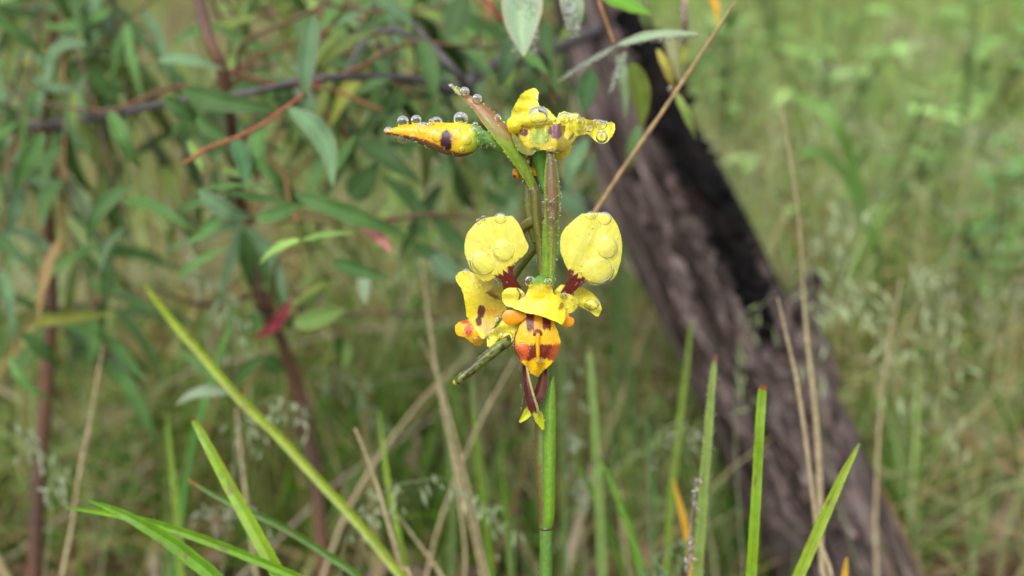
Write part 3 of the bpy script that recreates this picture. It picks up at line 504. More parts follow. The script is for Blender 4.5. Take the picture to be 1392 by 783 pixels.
v = pxtube(bk, seg=14, n=30, colf=stem_col(srgb(112, 122, 30), srgb(96, 88, 30), .6)); mesh('stem', v[0], v[1], v[2], M_STEM, orch, v[3]); tubedew(bk, 50, 4)
for bulk, nm in ((0, 'left'),):
    lb = [(727, 262, .2206, 8), (720, 244, .2198, 13), (711, 226, .219, 18), (699, 205, .2182, 24), (686, 186, .2178, 26), (667, 163, .2182, 23), (648, 143, .219, 16), (630, 129, .2198, 10), (618, 120, .2206, 6), (610, 115, .221, 2)]
    v = pxribbon(lb, n=80, m=15, fold=.1, curl=-.35, thick=.09, edge=.12, seed=3, normal=-FW + .25*RT + .1*UP,
        colf=lambda u, v_: mixc(mixc(np.repeat(srgb(132, 164, 30)[None], len(u), 0), srgb(160, 116, 66), sm(.3, .55, u + v_*.13 + (fbm(u*14, v_*2, 6) - .5)*.3)*(1 - sm(.75, .95, u))), srgb(190, 196, 62), sm(.72, .95, u) + .5*sm(.75, 1, -v_)))
    mesh('bract', v[0], v[1], None, M_STEM, orch, v[3], )
    tubedew([(a, b, c - .0006, d*.5) for a, b, c, d in lb], 190, 5, 1.5, .5)
mb = [(749, 392, .2196, 7), (750.5, 350, .2188, 12), (750.5, 310, .218, 18), (750.5, 285, .2176, 22), (750.5, 262, .2174, 22), (749.5, 235, .2176, 19), (748, 207, .218, 9), (747, 188, .2186, 5), (746.5, 168, .219, 2)]
v = pxribbon(mb, n=90, m=17, fold=.1, curl=-.6, thick=.1, edge=.1, seed=5,
    colf=lambda u, v_: mixc(mixc(np.repeat(srgb(138, 104, 62)[None], len(u), 0), srgb(112, 96, 44), sm(.4, .6, vnoise(v_*5, u*5, 3))), srgb(140, 176, 52), np.clip(sm(.62, .9, -v_*0 + np.abs(v_)) + (1 - sm(.12, .42, u + np.abs(v_)*.1))*(1 - np.exp(-((v_ - .15)/.16)**2)), 0, 1)*.9))
mesh('bract', v[0], v[1], None, M_STEM, orch, v[3])['label'] = 'rusty brown green edged bract'
tubedew([(a, b, c - .0008, d*.5) for a, b, c, d in mb], 230, 6, 1.9, .45)

# ------------------------------------------------ front flower
def oval(cx, cy, rx, ry, n=14, rot=0):
    t = np.arange(n)/n*2*np.pi; x, y = rx*np.cos(t), ry*np.sin(t); c, s = math.cos(rot), math.sin(rot); return [(cx + a*c - b*s, cy + a*s + b*c) for a, b in zip(x, y)]
v = pxtube([(738, 420, .2196, 6), (737, 404, .2190, 13), (736, 392, .2186, 14.5), (735, 383, .2188, 12), (735, 378, .2192, 7)], seg=24, n=24, colf=lambda u, a: mixc(np.repeat(srgb(232, 214, 40)[None], len(u), 0), srgb(96, 152, 72), sm(.5, .8, u + (fbm(u*9, a*2, 2) - .5)*.15)))
fl = mesh('flower', v[0], v[1], v[2], M_PETAL, orch, v[3]); fl['label'] = 'front flower facing the camera'
def ear_col(cx, cy, nx, ny, claw):
    (ax, ay), (bx, by) = claw; L = math.hypot(bx-ax, by-ay)
    def f(x, y):
        t = ((x-ax)*(bx-ax) + (y-ay)*(by-ay))/L**2; s = ((x-ax)*(ay-by) + (y-ay)*(bx-ax))/L
        c = mixc(np.repeat(srgb(234, 224, 70)[None], len(x), 0), srgb(240, 236, 116), fbm(x*.05, y*.05, 3)); c = mixc(c, srgb(238, 212, 30), sm(-.9, -.1, t)*.45)
        edge = t + (vnoise(s*.45, t*2, 9) - .5)*.5 + (vnoise(s*1.1, t*3, 2) - .5)*.25
        c = mixc(c, MAR, sm(-.04, .04, edge)); return mixc(c, srgb(132, 44, 28), sm(.05, .1, edge)*fbm(s*1.2, t*2, 5)*.8)
    return f
def darker(f): return f
def earz1(x, y): return dome(676, 338, 42, 46, .7, 1.9, .012, -.014)(x, y) - .28*np.exp(-((x - 671 - (y-330)*.25)/8)**2)*sm(375, 330, y)
def earz2(x, y): return dome(805, 336, 42, 50, .7, 2.2, -.01, -.014)(x, y) - .25*np.exp(-((x - 808 + (y-330)*.3)/8)**2)*sm(380, 330, y)
earL = [(648, 301.5), (660, 297), (671, 294), (680.7, 290), (690.4, 294), (696.5, 293.5), (706, 306), (713.5, 323.4), (719, 335.5), (712, 347.7), (701.4, 357.4), (697.5, 367), (698.5, 377), (702, 386), (709, 391), (703, 394.5), (693, 394), (685, 389), (680, 380), (673.5, 377), (664, 382), (655, 381.6), (645.5, 372), (637, 360), (632.2, 345), (631.7, 330.7), (636, 316)]
_, sL = disc('petal', earL, (676, 345), earz1, ear_col(0, 0, 0, 0, ((685, 371), (700, 391))), fl, vein=(703, 396), lump=.08, thick=.25)
earR = [(761, 328), (764.5, 316), (774, 304), (788.7, 291.5), (798.4, 290), (807, 289), (820, 289), (830, 293), (839.7, 306.4), (845.5, 328), (845.5, 343), (842, 360), (835, 377), (822.7, 384.5), (810.6, 385.5), (796, 384), (790, 388), (784, 393), (777, 398.6), (768, 399.6), (762, 398.6), (766, 391), (770, 386), (773, 378), (772.5, 370), (767, 356), (762, 342)]
_, sR = disc('petal', earR, (801, 348), earz2, ear_col(0, 0, 0, 0, ((783, 374), (769, 394))), fl, vein=(764, 402), lump=.08, thick=.25)
scatter(sL, 80, 2.0, 11, .3); scatter(sR, 100, 2.0, 12, .3)
hood = [(718, 391), (721, 383.5), (728, 379), (735.5, 377.5), (743, 379), (749, 384), (750.5, 392), (753, 400), (761, 403.5), (766, 414), (769, 427), (764.5, 440.5), (757, 438), (743, 432), (729, 427.5), (717, 425.8), (705, 421.7), (697, 418), (706, 408), (715, 401)]
def hood_z(x, y): return 3.4 + 1.5*np.exp(-((x-735)/15)**2)*(1 - sm(392, 412, y)) + .9*sm(392, 408, y)*(1 - ((x-734)/44)**2) + .07*np.maximum(y - 406, 0) + .12*np.sin((x + y*.6)*.16)*sm(398, 412, y) - .06*np.maximum(x - 757, 0)
def hood_c(x, y):
    c = mixc(np.repeat(srgb(244, 226, 30)[None], len(x), 0), srgb(236, 206, 40), sm(402, 394, y + (fbm(x*.2, y*.2) - .5)*8)); c = mixc(c, srgb(250, 240, 70), inell(x, y, 745, 416, 22, 9, .6)*.6)
    c = mixc(c, srgb(128, 168, 60), sm(391, 384, y + (fbm(x*.3, y*.3, 4) - .5)*6)); return mixc(c, srgb(140, 70, 30), inell(x, y, 763.5, 416, 3.4, 6, .3, 3, .3, .4)*.8)
_, sH = disc('dorsal_sepal', hood, (736, 408), hood_z, hood_c, fl, .5, 30); scatter(sH, 90, 1.8, 13)
tabL = [(682, 400), (687, 393), (694, 391), (703, 392), (711, 396), (717, 406), (712, 413), (703, 417.5), (691.5, 417), (684, 411)]
def tab_c(x, y): return mixc(mixc(np.repeat(srgb(240, 226, 72)[None], len(x), 0), srgb(226, 196, 92), inell(x, y, 712, 402, 8, 7, .4)), srgb(84, 56, 40), 1 - sm(.5, 1.5, segd(x, y, [(703, 392.5), (706, 397), (707.5, 402), (705.5, 406), (709, 408)])))
_, sT = disc('column_wing', tabL, (698, 404), lambda x, y: 3.1 + .05*(x-698) + .3*np.sin(x*.25) + .2*np.cos(y*.3), tab_c, fl, .12, 16, 90); scatter(sT, 30, 2, 14)
tabR = [(755, 402), (763, 398.5), (772, 399), (783, 404), (786.5, 412), (783, 420), (776, 425), (768, 428), (763, 418)]
_, sT2 = disc('column_wing', tabR, (770, 411), lambda x, y: 3.0 - .04*(x-766) + .3*np.sin(x*.3 + 1) - .02*(y-411), lambda x, y: mixc(np.repeat(srgb(240, 226, 70)[None], len(x), 0), srgb(120, 110, 70), inell(x, y, 767, 402, 5.5, 3.5, .3)*.7), fl, .4, 16, 90); scatter(sT2, 30, 2, 15)
def lab_c(x, y):
    c = mixc(np.repeat(srgb(252, 186, 6)[None], len(x), 0), srgb(255, 206, 22), fbm(x*.1, y*.1, 3)); cx = 731 + (y - 430)*-.004
    rag = (vnoise(x*.9, y*0 + 3, 5) - .5)*7 + (vnoise(x*2.2, y*.3, 6) - .5)*3
    top = np.maximum(sm(714.6, 716.2, x - (y-440)*.06)*(1 - sm(725.3, 727, x + (y-440)*.03)), sm(736.5, 738, x - (y-440)*.02)*(1 - sm(748, 750, x - (y-440)*.05)))*(1 - sm(447, 451.5, y + rag)); c = mixc(c, mixc(np.repeat(MAR[None], len(x), 0), srgb(130, 40, 18), fbm(x*.9, y*.2, 3)), top)
    c = mixc(c, srgb(244, 156, 10), (np.abs(x - 731.5) < 5)*(y < 448)*.8)
    arch = (1 - sm(6, 7.2, np.hypot(x - 731, (y - 454)*1.0)))*(y < 456 + 2*vnoise(x, y)); c = mixc(c, srgb(108, 28, 16), arch)
    bandn = (fbm(x*.3, y*.3, 12) - .5)*9
    b = sm(465.5, 469.5, y + bandn*.7 + rag*.5)*(1 - sm(486, 489.5, y + bandn*.5 + rag*.35 - np.abs(x - 731)*.12)); c = mixc(c, mixc(np.repeat(srgb(112, 30, 20)[None], len(x), 0), srgb(188, 84, 28), np.clip(sm(11, 24, np.abs(x - 733) + bandn*.9)*1.0 + .35*fbm(x*.8, y*.3, 4), 0, 1)), b)
    c = mixc(c, srgb(232, 96, 26), inell(x, y, 710.5, 476, 7.5, 9.5, .35, 3, .1)*.9); mid = (1 - sm(2.4, 3.6, np.abs(x - 731.3) + .04*np.abs(y - 465)))*sm(451, 455, y); c = mixc(c, srgb(252, 190, 16), mid)
    return mixc(c, srgb(120, 30, 16), (1 - sm(.6, 1.8, segd(x, y, [(711, 428), (705, 443), (699.5, 458), (699.5, 474), (706, 488)])))*sm(425, 440, y)*(1 - sm(485, 491, y)))
lab = [(711, 427), (731, 424), (750, 431), (754, 441), (759.5, 454), (762, 466), (758.8, 479), (752, 491), (744, 500), (738, 504.5), (734, 510), (730, 512), (724, 509), (720, 507), (717, 500), (711.5, 495), (708, 490), (704.5, 484.5), (699.3, 473.5), (699, 458), (705, 443)]
def lab_z(x, y): return 3.0 + 1.25*(1 - ((x-731)/34)**2) + .25*np.sin(x*.33 + y*.1)*sm(470, 500, y) + .7*np.exp(-((x-731)/3.2)**2)*sm(450, 458, y)*(1 - sm(480, 500, y)) - .0009*(y-455)**2 + .02*(y-455)
_, sLb = disc('labellum', lab, (731, 466), lab_z, lab_c, fl, .5, 60, 260, .5); scatter(sLb, 90, 1.6, 16)
orl = lambda x, y: mixc(np.repeat(srgb(250, 178, 10)[None], len(x), 0), srgb(240, 150, 12), fbm(x*.15, y*.15, 7))
disc('labellum_lobe', [(682.5, 431), (684, 425.5), (690, 421.5), (698, 422), (708, 425), (716, 430), (710, 436), (702, 440.5), (692, 442), (685, 438)], (698, 431), dome(698, 431, 17, 11, .45, 3.6), orl, fl, .4, 18, 90, .15)
disc('labellum_lobe', [(760, 430), (767, 426.5), (772.5, 425.5), (773.5, 430), (779.5, 432.5), (780.5, 438), (777, 443), (770, 444.5), (763, 442)], (769, 435), dome(769, 435, 14, 11, .4, 3.0), orl, fl, .4, 18, 90, .15)
def sep_c(u, v_): return mixc(mixc(np.repeat(srgb(72, 20, 20)[None], len(u), 0), srgb(104, 36, 30), fbm(v_*3, u*8, 5)), srgb(206, 214, 40), sm(.66, .74, u + (fbm(v_*4, u*9, 3) - .5)*.22))
v = pxribbon([(713.5, 488, .2190, 7), (715, 505, .2182, 9), (717, 522, .2174, 11), (720, 537, .2170, 13), (724.5, 551, .2168, 15), (730, 562, .2170, 13), (734, 572, .2174, 11), (738.5, 584, .218, 3)], n=60, m=13, fold=.2, curl=.3, thick=.09, edge=.15, seed=2, colf=sep_c)
mesh('lateral_sepal', v[0], v[1], None, M_PETAL, fl, v[3])
v = pxribbon([(740, 498, .219, 8), (738, 515, .2188, 12), (735, 530, .2187, 15), (729, 543, .2185, 15), (722, 554, .2183, 13), (715, 564, .2183, 11), (706, 574, .2186, 3)], n=60, m=13, fold=.2, curl=.3, thick=.09, edge=.15, seed=4, colf=lambda u, v_: mixc(sep_c(u, v_), srgb(150, 130, 40), np.exp(-((v_ - .1)/.1)**2)*.6*(u < .6)))
mesh('lateral_sepal', v[0], v[1], None, M_PETAL, fl, v[3])
rim = [(716, 497, .2172, 1.6), (720, 518, .2162, 1.8), (726, 540, .2156, 1.8), (731, 556, .2158, 1.8), (733, 566, .2164, 1.2)]
v = pxtube(rim, seg=8, colf=lambda u, a: np.repeat(srgb(176, 164, 96)[None], len(u), 0)); mesh('sepal_edge', v[0], v[1], v[2], M_PETAL, fl, v[3]); tubedew(rim, 60, 7, .9, .6)
tubedew([(710, 490, .2185, 4), (712, 520, .2185, 4), (714, 540, .2185, 4), (712, 560, .2185, 4)], 60, 8, 1.1, .9)
tubedew([(728, 552, .218, 8), (736, 575, .218, 5)], 14, 9, 1.6, .8)
# petal seen behind on the right
pr_ = [(780, 400), (783, 394), (788, 390.5), (795, 392), (804.5, 398), (813, 406), (817.5, 418), (816.5, 425), (812, 430.5), (803, 424.6), (794, 420), (786, 416), (781, 408)]
# ------------------------------------------------ rear left flower
v = pxtube([(735, 330, .2245, 5), (722, 345, .227, 5), (705, 365, .23, 6), (690, 385, .2305, 8), (672, 400, .230, 9), (662, 412, .229, 10)], seg=16, n=30, colf=stem_col(srgb(122, 138, 50), srgb(96, 80, 44), .7))
fb = mesh('flower', v[0], v[1], v[2], M_STEM, orch, v[3]); fb['label'] = 'rear flower seen side on behind the left petal'
v = pxtube([(738, 292, .222, 5), (728, 298, .2222, 7), (717, 305, .2235, 7.2), (706, 316, .226, 6), (694, 334, .23, 5)], seg=14, n=30, colf=stem_col(srgb(128, 140, 58), srgb(112, 90, 52), .7)); mesh('flower_stalk', v[0], v[1], v[2], M_STEM, fb, v[3])
bh = [(620.5, 373), (629.7, 367.5), (642, 370), (653, 378), (663.7, 377), (676, 382), (684, 393), (682, 407), (689, 420), (682, 425), (680, 434), (671, 445), (662, 456), (656, 461), (648.5, 452), (640, 440), (634, 428.7), (632, 411), (627, 393), (620, 382)]
def bh_c(x, y):
    c = mixc(np.repeat(srgb(240, 218, 82)[None], len(x), 0), srgb(244, 226, 46), sm(662, 632, x + (fbm(x*.1, y*.1) - .5)*20)); c = mixc(c, srgb(236, 214, 20), inell(x, y, 634, 383, 14, 13, .5)*.8)
    c = mixc(c, srgb(244, 178, 60), inell(x, y, 668, 424, 14, 6, .7)*.8); c = mixc(c, srgb(228, 196, 130), inell(x, y, 662, 443, 12, 10, .6)*.6)
    c = mixc(c, srgb(108, 58, 46), np.maximum(inell(x, y, 654, 423, 5.5, 8.5, .2, 3, .3), inell(x, y, 651, 437, 4, 8, .2, 4, .3))); return mixc(c, srgb(130, 92, 52), inell(x, y, 671, 402, 10, 2.6, .3, 5, .4, .45)*.85)
_, sB = disc('dorsal_sepal', bh, (655, 412), lambda x, y: -4.6 + 1.0*np.cos((x-650)/16) + .6*np.sin((y-380)/13 + x*.03) - .02*(x-655), bh_c, fb, .5, 34, 170); scatter(sB, 120, 2.2, 17, .5)
bl = [(618.5, 447), (621, 440), (627, 437), (637, 434), (641, 440), (649, 451), (659.5, 459), (656, 466), (652, 470.5), (644, 469), (634, 460), (626, 457.5), (621, 454)]
_, sBl = disc('labellum', bl, (636, 450), dome(640, 452, 22, 18, 1.4, -4.6), lambda x, y: mixc(mixc(np.repeat(srgb(250, 180, 14)[None], len(x), 0), srgb(252, 200, 30), fbm(x*.15, y*.15)), srgb(206, 76, 30), np.maximum(inell(x, y, 637, 449, 5, 9, .3, 2, .4), inell(x, y, 633, 437.5, 6, 3, .3))), fb, .7, 20, 110); scatter(sBl, 30, 1.8, 18)
pb = [(662, 455.5), (668, 449), (675, 444), (681.6, 437), (689, 436), (700, 434), (708, 438), (706, 450), (700, 458), (701, 470), (694, 470), (685, 471.6), (677, 476), (671, 478), (666, 474), (662, 470)]
_, sPb = disc('petal', pb, (684, 457), lambda x, y: -1.6 + .5*np.sin(x*.2) + .4*np.cos(y*.3 + x*.1), lambda x, y: mixc(np.repeat(srgb(244, 232, 52)[None], len(x), 0), srgb(248, 240, 96), fbm(x*.1, y*.1)), fb, .5, 24, 130, .7); scatter(sPb, 50, 1.8, 19)
_, sPr = disc('petal', pr_, (799, 409), lambda x, y: -1.4 + .5*np.sin(x*.22) + .35*np.cos(y*.3 - x*.1), lambda x, y: mixc(np.repeat(srgb(240, 226, 46)[None], len(x), 0), srgb(246, 236, 90), fbm(x*.1, y*.1)), fb, .5, 20, 110, .5); scatter(sPr, 60, 2, 20)
disc('petal', [(752, 402), (755, 394), (762, 387.5), (768, 388), (772, 394), (768, 402), (758, 406)], (762, 396), dome(762, 396, 12, 10, .8, -.5), flat_col(srgb(240, 224, 50)), fb, .4, 10, 60)
pod = [(705, 452, .2235, 7), (690, 464, .2215, 7.5), (675, 474.5, .2205, 7.5), (658, 488, .2198, 7.3), (645, 499, .2195, 7), (632, 510, .2192, 6.5), (623, 517, .219, 5.5), (617, 521, .219, 3)]
v = pxtube(pod, seg=18, n=60, colf=lambda u, a: mixc(mixc(stem_col(srgb(96, 116, 36), srgb(140, 142, 52), .6)(u, a), srgb(56, 34, 28), sm(.52, .6, vnoise(u*26, a*1.4, 6))*.8), srgb(208, 200, 70), sm(.9, .96, u)), wob=.12)
o_ = mesh('withered_bud', v[0], v[1], v[2], M_STEM, orch, v[3]); o_['label'] = 'spotted green tube pointing down left below the flowers'; tubedew(pod, 40, 10, 1.2)

# ------------------------------------------------ top flower, seen from behind
ped = [(742, 262, .2225, 6), (738, 240, .222, 8), (735, 222, .2215, 10), (734, 206, .221, 12), (737, 195, .2205, 13.5), (738, 188, .2205, 12)]
v = pxtube(ped, seg=20, n=40, colf=lambda u, a: mixc(stem_col(srgb(98, 152, 46), srgb(124, 178, 74), .6)(u, a), srgb(150, 190, 90), sm(.6, 1, u)*.5))
ft = mesh('flower', v[0], v[1], v[2], M_STEM, orch, v[3]); ft['label'] = 'topmost flower seen from behind'; tubedew(ped, 60, 30, 1.2)
arc = [(717, 250, .2225, 4), (717, 226, .2222, 5.5), (720, 214, .222, 5.5), (728, 209, .2215, 5), (734, 214, .221, 4)]
v = pxtube(arc, seg=12, n=30, colf=stem_col(srgb(92, 110, 34), srgb(70, 84, 28), .6)); mesh('flower_stalk', v[0], v[1], v[2], M_STEM, ft, v[3])
yc = lambda a, b, s=3: (lambda x, y: mixc(np.repeat(srgb(*a)[None], len(x), 0), srgb(*b), fbm(x*.12, y*.12, s)))
body = [(698, 180), (703, 172), (714, 168), (728, 168), (741, 170), (756, 168), (770, 168), (783, 176), (782, 185), (776, 196), (768, 204), (759, 209), (748, 206), (737, 204), (727, 207), (716, 210), (706, 202), (700, 192)]
def body_c(x, y):
    c = mixc(np.repeat(srgb(228, 206, 70)[None], len(x), 0), srgb(240, 208, 40), fbm(x*.12, y*.12, 4)); e = np.minimum(segd(x, y, [(696, 178), (700, 190), (706, 201), (717, 210), (728, 206)]), segd(x, y, [(786, 182), (776, 196), (768, 204), (758, 209)]))
    c = mixc(c, srgb(116, 122, 40), 1 - sm(5, 8.5, e)); c = mixc(c, srgb(150, 190, 90), inell(x, y, 734, 186, 13, 12, .5)*.8)
    c = mixc(c, srgb(116, 70, 66), inell(x, y, 712.5, 180.5, 5.8, 5, .2, 3, .35)); return mixc(c, srgb(132, 88, 98), inell(x, y, 757, 179, 11, 11, .15, 8, .45))
_, sBo = disc('dorsal_sepal', body, (740, 188), lambda x, y: 1.5 + 1.8*(1 - ((x-740)/48)**2) - .0012*(y-188)**2 + .25*np.sin(x*.4)*sm(196, 180, y), body_c, ft, .6, 40, 200); scatter(sBo, 110, 1.5, 21)
tu = [(693, 170), (695, 157.4), (698.6, 145.7), (707.5, 129.7), (718, 122.5), (726, 120.8), (732, 124), (731.5, 133), (732.6, 143), (740, 146), (747, 151), (757, 161), (762, 170), (752, 176), (741.5, 174), (714.7, 172), (702, 174)]
_, sTu = disc('petal', tu, (722, 157), lambda x, y: -2.5 + 1.5*np.cos((x-715)/13 + y*.02) + .036*(y-150) + .2*np.sin(y*.4), yc((242, 224, 34), (250, 238, 70)), ft, .3, 30, 170, 1.1); scatter(sTu, 110, 2.4, 22)
tw = [(688.8, 167), (692, 160.5), (698, 158), (706, 161), (712, 168), (708, 174), (704, 180), (699, 185.5), (693, 180), (690, 174)]
_, sTw = disc('petal', tw, (700, 170), dome(700, 170, 14, 14, 1.8, 2.2), yc((238, 212, 16), (246, 226, 30)), ft, .5, 18, 90); scatter(sTw, 20, 1.5, 23)
tf = [(697, 160), (706, 155), (718, 152), (732, 154), (744, 160), (752, 167), (744, 172), (730, 173), (716, 172), (706, 168)]
_, sTf = disc('petal', tf, (725, 163), dome(725, 163, 30, 12, 1.6, 2.6), yc((246, 224, 26), (250, 236, 60), 5), ft, .5, 22, 130); scatter(sTf, 70, 2.8, 24)
tr_ = [(757, 170), (758, 160), (761, 154), (768, 151.5), (777, 154), (785, 154.5), (793, 161), (804, 163.5), (816, 162.5), (825, 166.5), (833, 166), (837, 173), (834, 182), (829, 189), (818, 195), (808, 190.4), (800.5, 183.3), (790, 183), (782, 186), (774, 186), (765, 180)]
_, sTr = disc('petal', tr_, (790, 173), lambda x, y: .8 + 1.2*np.cos((x - 776)/19) + .7*np.sin((y - 160)/11 + x*.05) + .2*np.sin(x*.45), yc((240, 222, 34), (250, 238, 66), 6), ft, .3, 34, 200, 1.3); scatter(sTr, 120, 3.0, 25)
oc = [(762, 172), (772, 172), (784, 182), (776, 196), (764, 206), (757, 200), (760, 184)]
disc('lateral_sepal', oc, (769, 188), lambda x, y: 3.0 - .05*(x-762) + .3*np.sin(y*.2), yc((176, 158, 50), (132, 124, 42)), ft, .5, 16, 90)
disc('lateral_sepal', [(696, 182), (703, 186), (712, 196), (722, 203), (728, 206), (722, 211), (712, 209), (703, 202), (698, 192)], (708, 198), lambda x, y: 3.2 + .04*(x-708) + .2*np.sin(x*.3), yc((150, 152, 50), (116, 124, 42)), ft, .5, 14, 80)
disc('petal', [(756, 212), (762, 204), (770, 199), (777, 197), (776, 204), (771, 211), (763, 216), (757, 218)], (766, 208), dome(766, 208, 14, 10, .8, -1), yc((248, 226, 40), (250, 216, 20)), ft, .4, 12, 70)
disc('labellum', [(722, 224), (728, 220), (734, 223), (736, 232), (736.5, 240), (729, 241.5), (722.5, 240), (722, 231)], (729, 232), dome(729, 232, 9, 12, 1, -2.5), lambda x, y: mixc(np.repeat(srgb(248, 176, 12)[None], len(x), 0), srgb(90, 30, 20), sm(238, 240.5, y)), ft, .5, 14, 80)
disc('labellum_lobe', [(696.5, 233), (700, 229), (704, 234), (707.5, 240), (706, 244), (700.5, 242.5), (697, 239)], (702, 237), dome(702, 237, 7, 8, .8, -2.5), lambda x, y: mixc(np.repeat(srgb(244, 160, 20)[None], len(x), 0), srgb(110, 40, 30), inell(x, y, 699, 241, 3, 4, .3)), ft, .5, 12, 60)
disc('sepal_edge', [(708, 207), (718, 211), (722, 216), (719, 222), (712, 218)], (716, 215), dome(716, 215, 8, 8, .6, -1), yc((180, 96, 30), (150, 70, 26)), ft, .4, 10, 50)

# ------------------------------------------------ bud
bx = np.array([(521.5, 179.2, 3.4), (527, 179.2, 5), (532, 178.8, 4.4), (540, 178.5, 6.2), (556, 179.5, 10), (576, 183, 15.5), (592, 186, 19.5), (610, 189, 22.2), (626, 190.5, 23), (640, 189, 20.5), (650, 187, 15.5), (657, 186, 9)], float)
pr2 = resample(bx, 90); seg = 64; th = np.arange(seg)/seg*2*np.pi
xs_, cy_, rr_ = pr2[:, 0], pr2[:, 1], pr2[:, 2]
px_ = xs_[:, None] + 0*th; py_ = cy_[:, None] - rr_[:, None]*np.sin(th); dz_ = rr_[:, None]*.15*.85*np.cos(th)
V = PZ(px_, py_, 1.5 + dz_).reshape(-1, 3)
def bud_c(x, y):
    c = mixc(np.repeat(srgb(254, 196, 8)[None], len(x), 0), srgb(244, 216, 36), sm(585, 615, x + (fbm(x*.1, y*.1) - .5)*14)); c = mixc(c, srgb(206, 208, 50), sm(622, 640, x + (190 - y)*.2)); c = mixc(c, srgb(112, 168, 60), sm(638, 652, x - (y - 190)*.15 + (fbm(x*.2, y*.2, 3) - .5)*8))
    ln = np.interp(x, [527, 532, 556, 573.6, 597.5, 612.7, 628, 645, 660], [180, 181.5, 185.5, 189, 198, 204.5, 209, 206, 198]); d = y - ln + (fbm(x*.2, y*.2, 6) - .5)*2
    c = mixc(c, mixc(np.repeat(srgb(150, 84, 58)[None], len(x), 0), srgb(116, 120, 62), sm(2, 7, d)), sm(-.8, .4, d)*(1 - .6*sm(635, 650, x)))
    c = mixc(c, srgb(226, 120, 60), inell(x, y, 609, 189.5, 11, 12, .25, 2, .2)*.6); return mixc(c, srgb(62, 28, 42), np.maximum.reduce([inell(x, y, 607, 184, 6.5, 7, .12, 5, .12), inell(x, y, 606, 193, 8, 8, .12, 5, .12), inell(x, y, 609, 199, 5, 5, .12, 5, .12)]))
C = bud_c(px_.ravel(), py_.ravel()); bud_z = lambda x, y: 1.5 + .15*.85*np.sqrt(np.clip(np.interp(x, xs_, rr_)**2 - (y - np.interp(x, xs_, cy_))**2, 0, None))
C = np.where((np.repeat(np.cos(th)[None], 90, 0).ravel() < -.05)[:, None], bud_c(px_.ravel(), 0*py_.ravel() + 150), C)
bud = mesh('flower_bud', V, grid_faces(90, seg, True), None, M_PETAL, orch, C); bud['label'] = 'closed yellow bud with a dark spot'
v = pxtube([(650, 187, .2186, 13), (662, 190, .2188, 10), (676, 198, .2196, 8), (692, 208, .2204, 7.5), (706, 224, .2214, 7), (718, 244, .222, 6), (724, 262, .2222, 5)], seg=18, n=40, colf=stem_col(srgb(96, 144, 50), srgb(134, 176, 84), .6)); mesh('bud_stalk', v[0], v[1], v[2], M_STEM, bud, v[3])
tubedew([(650, 187, .2175, 13), (660, 189, .218, 11), (675, 200, .2185, 9)], 50, 31, 1.8, .5); tubedew([(560, 180, .218, 10), (590, 185, .2165, 19), (625, 189, .216, 22)], 60, 32, 1.3, .7)

# all the fine dew on the orchid
p = np.concatenate([a for a, b, c in SURF]); z = np.concatenate([b for a, b, c in SURF]); r = np.concatenate([c for a, b, c in SURF])
beads('dew', orch, PZ(p[:, 0], p[:, 1], z), r*D/FPX, .55)
p = np.concatenate([a for a, b, c in DB]); z = np.concatenate([b for a, b, c in DB]); r = np.concatenate([c for a, b, c in DB])
beads('dew', orch, PZ(p[:, 0], p[:, 1], z), r*D/FPX, .9)
